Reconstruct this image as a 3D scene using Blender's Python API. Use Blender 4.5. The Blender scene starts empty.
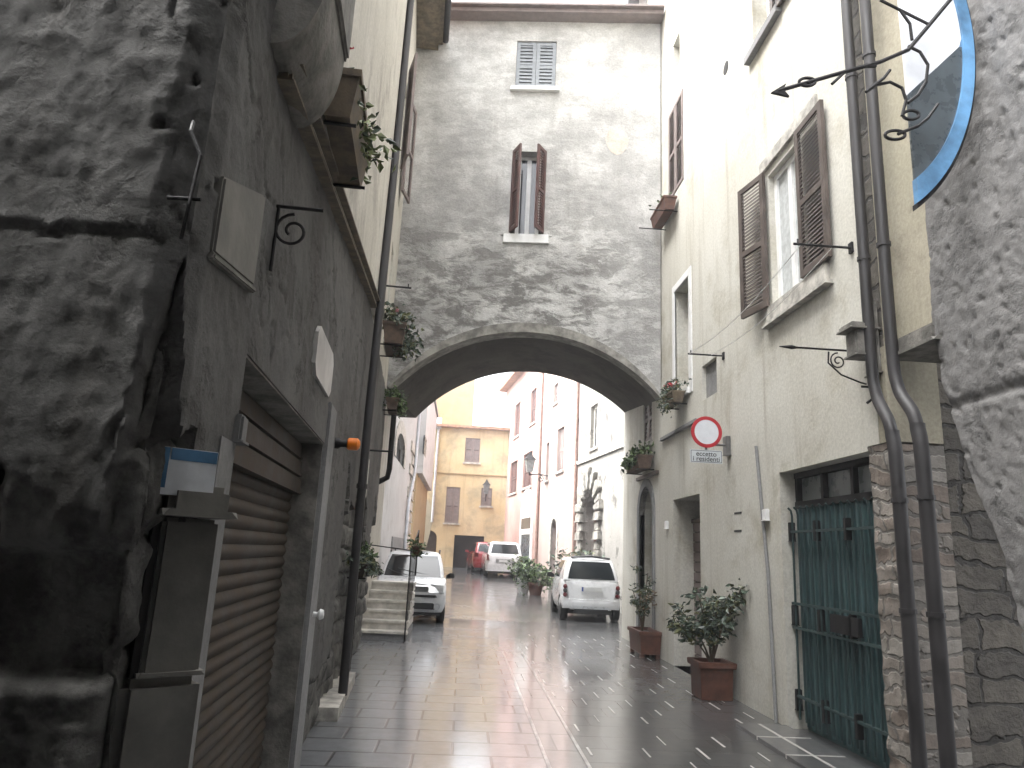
import bpy, bmesh, math, random
from mathutils import Vector, Matrix, noise
from mathutils.geometry import tessellate_polygon
random.seed(7)
R = math.radians
S = bpy.context.scene
C = S.collection

# ------------------------------------------------------------------ camera
FPX, EYE = 720.0, 1.6
dY = Vector(((462-512)/FPX, -(550-384)/FPX, -1.0)).normalized()
_u = Vector((.0477, 1, 0)); _u.z = -(_u.x*dY.x+_u.y*dY.y)/dY.z
dZ = _u.normalized(); dX = dY.cross(dZ)
ROT = Matrix((dX, dY, dZ))
cam = bpy.data.objects.new('camera', bpy.data.cameras.new('camera')); C.objects.link(cam)
cam.matrix_world = Matrix.Translation((0, 0, EYE)) @ ROT.to_4x4()
cam.data.sensor_width = 36; cam.data.lens = FPX/1024*36
cam.data.clip_start = .05; cam.data.clip_end = 500
S.camera = cam
S.render.resolution_x, S.render.resolution_y = 1024, 768

# ------------------------------------------------------------------ sky, sun, exposure
SUN_EL, SUN_AZ = R(55), R(-92)
w = bpy.data.worlds.new('World'); S.world = w; w.use_nodes = True
nt = w.node_tree; nt.nodes.clear()
sk = nt.nodes.new('ShaderNodeTexSky'); sk.sky_type = 'NISHITA'; sk.sun_disc = False
sk.sun_elevation = SUN_EL; sk.sun_rotation = SUN_AZ; sk.air_density = 1.0; sk.dust_density = 6.0
hs = nt.nodes.new('ShaderNodeHueSaturation'); hs.inputs['Saturation'].default_value = .12
bg = nt.nodes.new('ShaderNodeBackground'); bg.inputs[1].default_value = .15
wo = nt.nodes.new('ShaderNodeOutputWorld')
nt.links.new(sk.outputs[0], hs.inputs['Color']); nt.links.new(hs.outputs[0], bg.inputs[0]); nt.links.new(bg.outputs[0], wo.inputs[0])
sl = bpy.data.lights.new('sun', 'SUN'); sl.energy = .5; sl.angle = R(85); sl.color = (1, .98, .95)
so = bpy.data.objects.new('sun', sl); C.objects.link(so)
so.rotation_euler = (math.pi/2-SUN_EL, 0, -SUN_AZ+math.pi)   # sun_rotation is measured clockwise from +Y
S.view_settings.view_transform = 'Standard'; S.view_settings.look = 'None'
S.view_settings.exposure = 3.3; S.view_settings.gamma = 1

# ------------------------------------------------------------------ frames on planes of the place
class Fr:
    def __init__(s, O, U, N=None):
        s.O = Vector(O); s.U = Vector(U).normalized(); s.Z = Vector((0, 0, 1))
        s.N = Vector(N).normalized() if N else s.U.cross(s.Z)
    def p(s, u, z, d=0): return s.O + s.U*u + s.Z*z + s.N*d
    def px(s, x, y, d=0):
        r = ROT.transposed().inverted() @ Vector((0, 0, 0)) if False else ROT @ Vector(((x-512)/FPX, -(y-384)/FPX, -1))
        O = s.O + s.N*d; e = Vector((0, 0, EYE))
        t = (O-e).dot(s.N)/r.dot(s.N); q = e+r*t-O
        return (q.dot(s.U), q.z)
def gnd(x, y, z=0):
    r = ROT @ Vector(((x-512)/FPX, -(y-384)/FPX, -1)); t = (z-EYE)/r.z
    return Vector((0, 0, EYE)) + r*t
FL = Fr((-.707, 0, 0), (-.064, 1, 0), (1, .064, 0))           # left side of the street, u = y
FR = Fr((3.4, 0, 0), (0, 1, 0), (-1, 0, 0))                   # right side, u = y
FA = Fr((-1.53, 12.9, 0), (4.93, -.5, 0), (-.5, -4.93, 0))    # face of the house over the arch
FP = Fr((5.23, 15, 0), (-.119, .9929, 0), (-.9929, -.119, 0)) # far right houses
FW = Fr((-2.1, 0, 0), (0, 1, 0), (1, 0, 0))                   # far left houses
FY = Fr((0, 40, 0), (1, 0, 0), (0, -1, 0))                    # end of the street
def gz(y): return 0 if y < 18 else .03*(min(y, 42)-18)

# ------------------------------------------------------------------ materials
def mat(name):
    m = bpy.data.materials.new(name); m.use_nodes = True
    return m, m.node_tree, m.node_tree.nodes['Principled BSDF']
def N_(nt, t, **k):
    n = nt.nodes.new(t)
    for a, b in k.items(): setattr(n, a, b)
    return n
def noise_n(nt, vec, scale, detail=6, rough=.6, dist=0):
    n = N_(nt, 'ShaderNodeTexNoise'); n.inputs['Scale'].default_value = scale; n.inputs['Detail'].default_value = detail
    n.inputs['Roughness'].default_value = rough; n.inputs['Distortion'].default_value = dist
    nt.links.new(vec, n.inputs['Vector']); return n.outputs['Fac']
def ramp(nt, f, a, b, va=0., vb=1.):
    n = N_(nt, 'ShaderNodeMapRange'); n.interpolation_type = 'SMOOTHSTEP'
    for i, v in zip((1, 2, 3, 4), (a, b, va, vb)): n.inputs[i].default_value = v
    nt.links.new(f, n.inputs[0]); return n.outputs[0]
def mixc(nt, f, a, b, mode='MIX'):
    n = N_(nt, 'ShaderNodeMix'); n.data_type = 'RGBA'; n.blend_type = mode
    if isinstance(f, (int, float)): n.inputs[0].default_value = f
    else: nt.links.new(f, n.inputs[0])
    for i, v in ((6, a), (7, b)):
        if isinstance(v, tuple): n.inputs[i].default_value = (*v, 1)
        else: nt.links.new(v, n.inputs[i])
    return n.outputs[2]
def mth(nt, op, a, b=None):
    n = N_(nt, 'ShaderNodeMath'); n.operation = op
    for i, v in ((0, a), (1, b)):
        if v is None: continue
        if isinstance(v, (int, float)): n.inputs[i].default_value = v
        else: nt.links.new(v, n.inputs[i])
    return n.outputs[0]
def coords(nt, seed=0, scale=(1, 1, 1)):
    t = N_(nt, 'ShaderNodeTexCoord'); m = N_(nt, 'ShaderNodeMapping')
    m.inputs['Location'].default_value = (seed*3.7, seed*1.3, seed*2.1); m.inputs['Scale'].default_value = scale
    nt.links.new(t.outputs['Object'], m.inputs[0]); return m.outputs[0]
def bumpn(nt, b, h, strength, dist=.02):
    n = N_(nt, 'ShaderNodeBump'); n.inputs['Strength'].default_value = strength; n.inputs['Distance'].default_value = dist
    nt.links.new(h, n.inputs['Height']); nt.links.new(n.outputs[0], b.inputs['Normal'])
def flat(name, col, rough=.5, metal=0, var=.15, scale=8, spec=.5, bump=0, coat=0):
    m, nt, b = mat(name); v = coords(nt, len(name))
    f = noise_n(nt, v, scale, 6)
    c2 = tuple(max(0, c*(1-var*1.6)) for c in col); c1 = tuple(min(1, c*(1+var)) for c in col)
    nt.links.new(mixc(nt, ramp(nt, f, .3, .7), c2, c1), b.inputs['Base Color'])
    nt.links.new(ramp(nt, f, .3, .7, rough*.8, min(1, rough*1.15)), b.inputs['Roughness'])
    b.inputs['Metallic'].default_value = metal; b.inputs['Specular IOR Level'].default_value = spec
    b.inputs['Coat Weight'].default_value = coat; b.inputs['Coat Roughness'].default_value = .05
    if bump: bumpn(nt, b, noise_n(nt, v, scale*4, 6), bump, .01)
    return m
def plaster(name, c1, c2, c3, seed=1, thr=.56, wid=.05, pscale=(1, 1, 1), ps=1.6, streak=.35, bump=.35, bd=.02, rough=.9, spots=0, scol=(.1, .09, .08), attr=False, fine=30, amt=1., zf=None):
    m, nt, b = mat(name); v = coords(nt, seed); vp = coords(nt, seed+5, pscale); vs = coords(nt, seed+9, (4, 4, .28))
    n1 = noise_n(nt, v, .8, 9, .62); n2 = noise_n(nt, vp, ps, 12, .66, .25); n3 = noise_n(nt, vs, 1.2, 8, .65); n4 = noise_n(nt, v, fine, 5, .7)
    base = mixc(nt, ramp(nt, n1, .34, .66), c1, c2)
    mask = mth(nt, 'MULTIPLY', ramp(nt, n2, thr-wid, thr+wid), amt)
    if zf:     # upper wall keeps its render, only greyed
        se = N_(nt, 'ShaderNodeSeparateXYZ'); t0 = N_(nt, 'ShaderNodeTexCoord'); nt.links.new(t0.outputs['Object'], se.inputs[0])
        zz = mth(nt, 'ADD', se.outputs[2], mth(nt, 'MULTIPLY', noise_n(nt, v, .9, 5), 1.6))
        k = ramp(nt, zz, zf[1]+.8, zf[0]+.8, 1, .3)
        xx = mth(nt, 'ADD', se.outputs[0], mth(nt, 'MULTIPLY', noise_n(nt, v, 1.3, 5), 1.2))
        k = mth(nt, 'MULTIPLY', k, ramp(nt, xx, 1.7, 2.6, 1, .55)); mask = mth(nt, 'MULTIPLY', mask, k)
    col = mixc(nt, mask, base, c3)
    col = mixc(nt, mth(nt, 'MULTIPLY', ramp(nt, n3, .5, .75), streak), col, scol)
    col = mixc(nt, .55, col, mixc(nt, ramp(nt, n4, .25, .75), (.55, .55, .55), (1, 1, 1)), 'MULTIPLY')
    h = mth(nt, 'ADD', mth(nt, 'MULTIPLY', n4, .35), mth(nt, 'MULTIPLY', mask, -.9))
    h = mth(nt, 'ADD', h, mth(nt, 'MULTIPLY', noise_n(nt, v, 7, 10, .7), .9))
    if spots:
        vo = N_(nt, 'ShaderNodeTexVoronoi'); vo.inputs['Scale'].default_value = 3.2; nt.links.new(v, vo.inputs['Vector'])
        sp = ramp(nt, vo.outputs['Distance'], .06, .1, 1, 0)
        sp = mth(nt, 'MULTIPLY', sp, ramp(nt, noise_n(nt, v, 1.1), .5, .56))
        col = mixc(nt, sp, col, tuple(c*.35 for c in c3)); h = mth(nt, 'ADD', h, mth(nt, 'MULTIPLY', sp, -2))
    if attr:   # bare masonry where the plaster has come off
        a = N_(nt, 'ShaderNodeAttribute'); a.attribute_name = 'bare'
        st = mixc(nt, ramp(nt, noise_n(nt, v, 5, 10, .7), .35, .65), tuple(c*.7 for c in c3), tuple(min(1, c*1.9) for c in c3))
        col = mixc(nt, a.outputs['Fac'], col, st)
    nt.links.new(col, b.inputs['Base Color'])
    b.inputs['Roughness'].default_value = rough; b.inputs['Specular IOR Level'].default_value = .3
    bumpn(nt, b, h, bump, bd); return m
def ashlar(name, axis, c1, c2, mortar, bw, bh, seed=0, warp=.08, msize=.012, bump=.6, bd=.03, sq=1., rough=.85):
    m, nt, b = mat(name); v = coords(nt, seed)
    se = N_(nt, 'ShaderNodeSeparateXYZ'); cb = N_(nt, 'ShaderNodeCombineXYZ'); nt.links.new(v, se.inputs[0])
    wn = mth(nt, 'MULTIPLY', mth(nt, 'SUBTRACT', noise_n(nt, v, 2.5, 4), .5), warp*2)
    wz = mth(nt, 'MULTIPLY', mth(nt, 'SUBTRACT', noise_n(nt, coords(nt, seed+4), 2.1, 4), .5), warp*2)
    nt.links.new(mth(nt, 'ADD', se.outputs[axis], wn), cb.inputs[0]); nt.links.new(mth(nt, 'ADD', se.outputs[2], wz), cb.inputs[1])
    br = N_(nt, 'ShaderNodeTexBrick'); br.squash = sq; br.squash_frequency = 3; br.offset = .37
    nt.links.new(cb.outputs[0], br.inputs['Vector']); br.inputs['Scale'].default_value = 1
    br.inputs['Color1'].default_value = (*c1, 1); br.inputs['Color2'].default_value = (*c2, 1); br.inputs['Mortar'].default_value = (*mortar, 1)
    br.inputs['Brick Width'].default_value = bw; br.inputs['Row Height'].default_value = bh; br.inputs['Mortar Size'].default_value = msize; br.inputs['Mortar Smooth'].default_value = .5
    n = noise_n(nt, v, 6, 10, .7)
    col = mixc(nt, .8, br.outputs['Color'], mixc(nt, ramp(nt, n, .3, .7), (.45, .45, .45), (1, 1, 1)), 'MULTIPLY')
    nt.links.new(col, b.inputs['Base Color']); b.inputs['Roughness'].default_value = rough
    h = mth(nt, 'ADD', mth(nt, 'MULTIPLY', br.outputs['Fac'], -1), mth(nt, 'MULTIPLY', n, .8)); bumpn(nt, b, h, bump, bd)
    return m
def paving(name, c1, c2, mortar, bw, bh, seed, msize, wet=.5, off=.5, coat=1.):
    m, nt, b = mat(name); v = coords(nt, seed)
    br = N_(nt, 'ShaderNodeTexBrick'); br.offset = off
    nt.links.new(v, br.inputs['Vector']); br.inputs['Scale'].default_value = 1
    br.inputs['Color1'].default_value = (*c1, 1); br.inputs['Color2'].default_value = (*c2, 1); br.inputs['Mortar'].default_value = (*mortar, 1)
    br.inputs['Brick Width'].default_value = bw; br.inputs['Row Height'].default_value = bh; br.inputs['Mortar Size'].default_value = msize; br.inputs['Mortar Smooth'].default_value = .3
    n = noise_n(nt, v, 9, 8, .7); big = noise_n(nt, v, .9, 6, .6)
    col = mixc(nt, .6, br.outputs['Color'], mixc(nt, ramp(nt, n, .3, .7), (.5, .5, .5), (1, 1, 1)), 'MULTIPLY')
    nt.links.new(col, b.inputs['Base Color'])
    b.inputs['Roughness'].default_value = .45; b.inputs['Coat Weight'].default_value = coat; b.inputs['Coat IOR'].default_value = 1.5
    cr = ramp(nt, big, .3, .7, .04, .08+.12*(1-wet))
    nt.links.new(mth(nt, 'ADD', cr, mth(nt, 'MULTIPLY', n, .12)), b.inputs['Coat Roughness'])
    h = mth(nt, 'ADD', mth(nt, 'MULTIPLY', br.outputs['Fac'], -1.), mth(nt, 'MULTIPLY', n, .3))
    h = mth(nt, 'ADD', h, mth(nt, 'MULTIPLY', noise_n(nt, v, 1.8, 3), .4))
    bp = N_(nt, 'ShaderNodeBump'); bp.inputs['Strength'].default_value = .35; bp.inputs['Distance'].default_value = .008
    nt.links.new(h, bp.inputs['Height']); nt.links.new(bp.outputs[0], b.inputs['Normal'])
    bp2 = N_(nt, 'ShaderNodeBump'); bp2.inputs['Strength'].default_value = .22; bp2.inputs['Distance'].default_value = .006
    nt.links.new(h, bp2.inputs['Height']); nt.links.new(bp2.outputs[0], b.inputs['Coat Normal'])
    return m
M = {}
M['left'] = plaster('old_grey_plaster', (.098, .096, .092), (.165, .163, .156), (.1, .098, .092), 1, .57, .05, ps=1.9, streak=.4, bump=.8, bd=.012, attr=True, fine=70)
M['leftup'] = plaster('cream_plaster_stained', (.6, .57, .5), (.68, .65, .58), (.45, .42, .37), 2, .6, .08, ps=1.1, streak=.3, bump=.3)
M['cement'] = plaster('grey_cement', (.24, .24, .24), (.31, .31, .31), (.2, .2, .2), 3, .6, .1, streak=.2, bump=.25)
M['arch'] = plaster('weathered_render', (.4, .395, .385), (.68, .675, .655), (.2, .195, .185), 4, .5, .1, pscale=(1, 1, 1.9), ps=2.2, zf=(8.2, 6.4), streak=.3, bump=.55, bd=.03, amt=1., scol=(.25, .24, .22))
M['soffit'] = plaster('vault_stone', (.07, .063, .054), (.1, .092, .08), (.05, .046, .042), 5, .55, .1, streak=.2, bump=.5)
M['cream'] = plaster('cream_limewash', (.59, .57, .505), (.66, .645, .585), (.46, .43, .35), 6, .6, .1, ps=.9, streak=.5, bump=.3, bd=.012, scol=(.3, .26, .19))
M['olive'] = plaster('ochre_grey_plaster', (.4, .37, .28), (.46, .42, .33), (.33, .3, .23), 7, .6, .1, streak=.3, bump=.2)
M['rough'] = plaster('rough_cast', (.185, .18, .175), (.225, .22, .215), (.14, .137, .132), 8, .62, .1, ps=4, streak=.15, bump=.8, bd=.02, fine=40)
M['alley'] = ashlar('alley_stone', 0, (.19, .17, .14), (.11, .1, .088), (.07, .065, .058), .47, .21, 2, .16, .02, bd=.08, bump=1, sq=1.5)
M['rubble'] = ashlar('rubble_masonry', 1, (.34, .315, .28), (.24, .19, .155), (.2, .185, .165), .26, .13, 3, .16, .02, bd=.04, sq=1.6)
M['stone'] = flat('limestone', (.45, .43, .39), .75, var=.3, scale=6, bump=.4)
M['portalst'] = flat('weathered_portal_stone', (.26, .25, .225), .8, var=.35, scale=5, bump=.6)
M['darkstone'] = flat('dark_stone', (.2, .19, .17), .85, var=.35, scale=6, bump=.8)
M['step'] = flat('travertine_steps', (.64, .61, .56), .5, var=.18, scale=5, bump=.2)
M['white'] = plaster('white_plaster', (.52, .515, .51), (.58, .575, .57), (.4, .385, .37), 9, .62, .1, streak=.15, bump=.2)
M['pink'] = plaster('pink_limewash', (.44, .28, .245), (.48, .33, .29), (.48, .37, .33), 10, .54, .1, ps=.6, streak=.2, bump=.2, scol=(.45, .33, .28))
M['palepink'] = plaster('pale_pink_limewash', (.45, .35, .315), (.49, .41, .375), (.43, .31, .28), 11, .58, .1, ps=.6, streak=.15, bump=.2, scol=(.5, .42, .38))
M['greyhouse'] = plaster('grey_patchy_plaster', (.27, .26, .24), (.32, .31, .285), (.13, .125, .115), 12, .6, .03, ps=1.7, streak=.3, bump=.5)
M['yellow'] = plaster('ochre_plaster', (.6, .47, .27), (.66, .55, .36), (.4, .34, .23), 13, .57, .1, ps=.7, streak=.4, bump=.2, scol=(.3, .22, .12))
M['paleyellow'] = plaster('pale_ochre_plaster', (.36, .265, .15), (.4, .3, .18), (.3, .23, .13), 14, .6, .1, streak=.25, bump=.2, scol=(.45, .35, .22))
M['tile'] = flat('terracotta_roof', (.3, .17, .11), .8, var=.3, scale=5, bump=.5)
M['wood'] = flat('brown_shutter_paint', (.085, .066, .056), .55, var=.2, scale=6)
M['woodred'] = flat('red_brown_shutter_paint', (.1, .05, .045), .55, var=.2, scale=6)
M['greyshut'] = flat('grey_shutter_paint', (.25, .27, .29), .6, var=.12)
M['greybrown'] = flat('grey_brown_shutter', (.2, .16, .15), .6, var=.12)
M['whitep'] = flat('white_paint', (.78, .78, .77), .4, var=.05)
M['beam'] = flat('weathered_beam', (.17, .14, .1), .85, var=.3, scale=9, bump=.5)
M['dark'] = flat('dark_interior', (.018, .017, .016), .9)
M['iron'] = flat('wrought_iron', (.025, .024, .025), .6, .6, var=.3)
M['pipe'] = flat('painted_downpipe', (.026, .024, .025), .6, 0, var=.2, scale=4)
M['pipebr'] = flat('copper_brown_pipe', (.3, .2, .17), .5, .2, var=.2)
M['pipegr'] = flat('grey_pipe', (.5, .52, .55), .5, .2, var=.1)
M['roller'] = flat('brown_roller_shutter', (.05, .037, .026), .75, 0, var=.35, scale=5, bump=.2)
M['green'] = flat('green_door_paint', (.06, .112, .116), .6, var=.15, scale=5)
M['bar'] = flat('dark_green_iron', (.02, .042, .042), .6)
M['glass'] = flat('window_glass', (.03, .035, .04), .08, var=.1, spec=.8)
M['frost'] = flat('grey_wired_glass', (.2, .22, .22), .3, var=.1)
M['curtain'] = flat('pale_curtain', (.5, .52, .52), .5, var=.15, scale=12)
M['terra'] = flat('terracotta', (.11, .048, .033), .6, var=.25, scale=7, bump=.2)
M['dullpot'] = flat('weathered_brown_pot', (.11, .075, .055), .75, var=.35, bump=.3)
M['patch'] = plaster('salmon_render', (.6, .5, .42), (.64, .57, .5), (.62, .6, .56), 21, .5, .15, ps=4)
M['soil'] = flat('soil', (.03, .022, .016), 1)
M['box'] = flat('old_wooden_trough', (.16, .125, .085), .8, var=.3, bump=.4)
M['leaf'] = flat('dark_leaves', (.085, .115, .085), .45, var=.5, scale=14)
M['leafl'] = flat('light_leaves', (.13, .19, .08), .5, var=.45, scale=14)
M['leafy'] = flat('pale_leaves', (.2, .24, .1), .5, var=.4, scale=14)
M['stem'] = flat('woody_stem', (.1, .075, .05), .8)
M['red'] = flat('red_petals', (.5, .03, .05), .5)
M['pinkp'] = flat('pink_petals', (.6, .25, .3), .5)
M['signred'] = flat('sign_red', (.42, .02, .03), .35, var=.05)
M['signwhite'] = flat('sign_white', (.66, .68, .72), .35, var=.04)
M['signgrey'] = flat('sign_plate', (.55, .58, .6), .4, var=.05)
M['ink'] = flat('black_lettering', (.03, .03, .035), .5)
M['galv'] = flat('galvanised_steel', (.2, .2, .2), .45, .7)
M['blue'] = flat('blue_enamel', (.1, .24, .42), .45, var=.25, scale=5)
M['slate'] = flat('dark_enamel', (.06, .075, .085), .3, var=.15)
M['orange'] = flat('orange_lens', (.8, .2, .01), .3, var=.05)
M['paper'] = flat('weathered_paper', (.78, .81, .84), .6, var=.1)
M['marble'] = flat('worn_marble', (.5, .49, .47), .6, var=.15, scale=4)
M['plaque'] = flat('dull_stone_plaque', (.19, .183, .165), .75, var=.2, scale=5, bump=.3)
M['carw'] = flat('white_car_paint', (.62, .63, .64), .3, var=.02, coat=1)
M['cars'] = flat('silver_car_paint', (.66, .68, .7), .3, .15, var=.02, coat=1)
M['carr'] = flat('red_car_paint', (.35, .03, .035), .3, var=.03, coat=1)
M['carglass'] = flat('car_glass', (.012, .016, .018), .07, var=.05, spec=.45)
M['black'] = flat('black_plastic', (.02, .02, .021), .5)
M['rubber'] = flat('tyre_rubber', (.018, .018, .018), .8)
M['rim'] = flat('wheel_alloy', (.4, .41, .42), .35, .7)
M['lens'] = flat('clear_lamp_lens', (.6, .62, .64), .12, .3)
M['rlens'] = flat('red_lamp_lens', (.1, .008, .01), .15)
M['plate'] = flat('number_plate', (.6, .61, .6), .4, var=.04)
M['euro'] = flat('plate_blue_band', (.02, .06, .3), .4)
M['pavel'] = paving('wet_grey_slabs', (.12, .128, .14), (.165, .175, .19), (.016, .016, .016), .62, .4, 1, .013, .65)
M['paver'] = paving('wet_dark_slabs', (.042, .043, .044), (.066, .066, .066), (.025, .025, .025), .5, .42, 2, .006, .55)
M['drain'] = paving('wet_drain_slabs', (.12, .118, .118), (.16, .155, .155), (.04, .04, .04), 3., .55, 3, .008, .8)
M['joint'] = flat('pale_mortar', (.6, .59, .57), .35, var=.15, coat=.6)
M['edgest'] = flat('worn_edge_stone', (.38, .37, .36), .4, var=.3, coat=.6)
M['earth'] = flat('ground', (.1, .095, .09), .8)
M['kerbs'] = paving('threshold_slabs', (.07, .07, .07), (.1, .1, .1), (.5, .49, .46), .45, .62, 5, .02, .6, 0.)

# ------------------------------------------------------------------ mesh helpers
INV = {}
def thing(name, label, cat, loc=(0, 0, 0), rz=0, group=None):
    o = bpy.data.objects.new(name, None); C.objects.link(o); o.empty_display_size = .2
    o.location = loc; o.rotation_euler = (0, 0, rz); o['label'] = label; o['category'] = cat
    if group: o['group'] = group
    INV[o.name] = (Matrix.Translation(loc) @ Matrix.Rotation(rz, 4, 'Z')).inverted()
    return o
class MB:
    def __init__(s): s.bm = bmesh.new(); s.mi = 0
    def _f(s, vs):
        try: f = s.bm.faces.new(vs); f.material_index = s.mi; return f
        except ValueError: return None
    def hexa(s, c):   # 8 corners: bottom ring 0-3, top ring 4-7
        v = [s.bm.verts.new(p) for p in c]
        for q in ((0, 1, 2, 3), (4, 5, 6, 7), (0, 1, 5, 4), (1, 2, 6, 5), (2, 3, 7, 6), (3, 0, 4, 7)): s._f([v[i] for i in q])
        return s
    def box(s, x0, x1, y0, y1, z0, z1):
        return s.hexa([(x0, y0, z0), (x1, y0, z0), (x1, y1, z0), (x0, y1, z0), (x0, y0, z1), (x1, y0, z1), (x1, y1, z1), (x0, y1, z1)])
    def fb(s, f, u0, u1, z0, z1, d0, d1):
        return s.hexa([f.p(u0, z0, d0), f.p(u1, z0, d0), f.p(u1, z0, d1), f.p(u0, z0, d1), f.p(u0, z1, d0), f.p(u1, z1, d0), f.p(u1, z1, d1), f.p(u0, z1, d1)])
    def tube(s, pts, r, n=8, caps=True, r2=None):
        pts = [Vector(p) for p in pts]; rings = []; k = len(pts)
        prev = None
        for i, p in enumerate(pts):
            t = (pts[min(i+1, k-1)]-pts[max(i-1, 0)]).normalized()
            if prev is None: a = t.orthogonal().normalized()
            else: a = (prev - t*prev.dot(t)).normalized()
            prev = a; b = t.cross(a); rr = r if r2 is None else r+(r2-r)*i/(k-1)
            rings.append([s.bm.verts.new(p+a*math.cos(2*math.pi*j/n)*rr+b*math.sin(2*math.pi*j/n)*rr) for j in range(n)])
        for A, B in zip(rings, rings[1:]):
            for j in range(n): s._f([A[j], A[(j+1) % n], B[(j+1) % n], B[j]])
        if caps: s._f(rings[0]); s._f(rings[-1])
        return s
    def loft(s, rings, closed=True, caps=(True, True)):
        rs = [[s.bm.verts.new(p) for p in r] for r in rings]; n = len(rs[0])
        for A, B in zip(rs, rs[1:]):
            for j in range(n if closed else n-1): s._f([A[j], A[(j+1) % n], B[(j+1) % n], B[j]])
        if caps[0]: s._f(rs[0])
        if caps[1]: s._f(rs[-1])
        return s
    def lathe(s, c, ax, prof, n=20):   # prof: (radius, along axis)
        c = Vector(c); ax = Vector(ax).normalized(); a = ax.orthogonal().normalized(); b = ax.cross(a)
        return s.loft([[c+ax*h+(a*math.cos(2*math.pi*j/n)+b*math.sin(2*math.pi*j/n))*max(r, .0005) for j in range(n)] for r, h in prof])
    def panel(s, f, outer, holes=(), d=0, th=.2, rev=0):
        s.poly(f, outer, holes, d); s.poly(f, outer, holes, d-th)
        m = s.mi; s.mi = rev
        for lp in [outer]+list(holes):
            n = len(lp)
            for i in range(n):
                a, b = lp[i], lp[(i+1) % n]
                s._f([s.bm.verts.new(f.p(*q)) for q in ((a[0], a[1], d), (b[0], b[1], d), (b[0], b[1], d-th), (a[0], a[1], d-th))])
        s.mi = m; return s
    def poly(s, f, outer, holes=(), d=0):
        loops = [outer]+list(holes); flatp = [q for lp in loops for q in lp]
        vs = [s.bm.verts.new(f.p(q[0], q[1], d)) for q in flatp]
        for t in tessellate_polygon([[Vector((q[0], q[1], 0)) for q in lp] for lp in loops]): s._f([vs[i] for i in t])
        return s
    def grid(s, fn, nu, nv, skip=None, bare=None):
        vs = [[s.bm.verts.new(fn(i, j)) for j in range(nv+1)] for i in range(nu+1)]
        for i in range(nu):
            for j in range(nv):
                if skip and skip(i, j): continue
                s._f([vs[i][j], vs[i+1][j], vs[i+1][j+1], vs[i][j+1]])
        s.gv = vs; return s
def obj(name, mb, m, parent=None, local=False, smooth=None, bevel=0, label=None, weld=True):
    bm = mb.bm
    if weld: bmesh.ops.remove_doubles(bm, verts=bm.verts, dist=.0004)
    if bevel: bmesh.ops.bevel(bm, geom=list(bm.edges), offset=bevel, segments=2, affect='EDGES', clamp_overlap=True)
    bmesh.ops.recalc_face_normals(bm, faces=bm.faces)
    root = parent
    while root is not None and root.parent is not None: root = root.parent
    if root is not None and not local and root.name in INV: bm.transform(INV[root.name])
    me = bpy.data.meshes.new(name); bm.to_mesh(me); bm.free()
    for x in (m if isinstance(m, (list, tuple)) else [m]): me.materials.append(x)
    if smooth is not None:
        me.polygons.foreach_set('use_smooth', [True]*len(me.polygons)); me.set_sharp_from_angle(angle=R(smooth))
    o = bpy.data.objects.new(name, me); C.objects.link(o)
    if parent is not None: o.parent = parent
    if label: o['label'] = label
    return o
def tag(o, label, cat, group=None):
    o['label'] = label; o['category'] = cat
    if group: o['group'] = group
    return o
def struct(name, mb, m, smooth=None):
    o = obj(name, mb, m, smooth=smooth); o['kind'] = 'structure'; return o
def copy_tree(o, parent=None):
    c = o.copy(); C.objects.link(c)
    if parent is not None: c.parent = parent
    for ch in list(o.children): copy_tree(ch, c)
    return c
def rect(u0, u1, z0, z1): return [(u0, z0), (u1, z0), (u1, z1), (u0, z1)]
def archrect(u0, u1, z0, zs, n=12, rise=None):
    r = (u1-u0)/2; c = (u0+u1)/2; h = rise or r
    return [(u0, z0), (u1, z0)] + [(c+r*math.cos(math.pi*i/n), zs+h*math.sin(math.pi*i/n)) for i in range(n+1)]
def pxr(f, x0, y0, x1, y1):   # frame rectangle under a picture rectangle
    p = [f.px(x, y) for x, y in ((x0, y0), (x0, y1), (x1, y0), (x1, y1))]
    u = sorted(q[0] for q in p); z = sorted(q[1] for q in p)
    return (u[0]+u[1])/2, (u[2]+u[3])/2, (z[0]+z[1])/2, (z[2]+z[3])/2
def louvre(f, u0, u1, z0, z1, d, m, parent, th=.04, rail=.07, mid=True, step=.055, name='shutter'):
    b = MB()
    b.fb(f, u0, u0+rail, z0, z1, d, d+th); b.fb(f, u1-rail, u1, z0, z1, d, d+th)
    zs = [z0, z1-rail]+([(z0+z1)/2-rail] if mid else [])
    for z in zs: b.fb(f, u0+rail, u1-rail, z, z+rail, d+.001, d+th-.001)
    z = z0+rail
    while z < z1-rail:
        if not (mid and (z0+z1)/2-rail-step*.6 < z < (z0+z1)/2-step*.2):
            a, c = u0+rail, u1-rail
            b.hexa([f.p(a, z, d+th-.006), f.p(c, z, d+th-.006), f.p(c, z+.008, d+th-.006), f.p(a, z+.008, d+th-.006),
                    f.p(a, z+step*.95, d+.008), f.p(c, z+step*.95, d+.008), f.p(c, z+step*.95+.008, d+.008), f.p(a, z+step*.95+.008, d+.008)])
        z += step
    return obj(name, b, m, parent, weld=False)
def shut_window(f, r, parent, m, d=-.12, sill=M['stone'], lv=True, sd=.07):
    """recessed window whose pair of shutters is closed, with a stone sill"""
    u0, u1, z0, z1 = r
    w_ = obj('window', MB().fb(f, u0, u1, z0, z1, d-.05, d-.03), M['dark'], parent)
    um = (u0+u1)/2
    for a, b in ((u0+.005, um-.004), (um+.004, u1-.005)): louvre(f, a, b, z0+.01, z1-.01, d, m, w_, step=.08)
    obj('sill', MB().fb(f, u0-.08, u1+.08, z0-.09, z0, d, sd), sill, w_, bevel=.008)
    return w_
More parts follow.
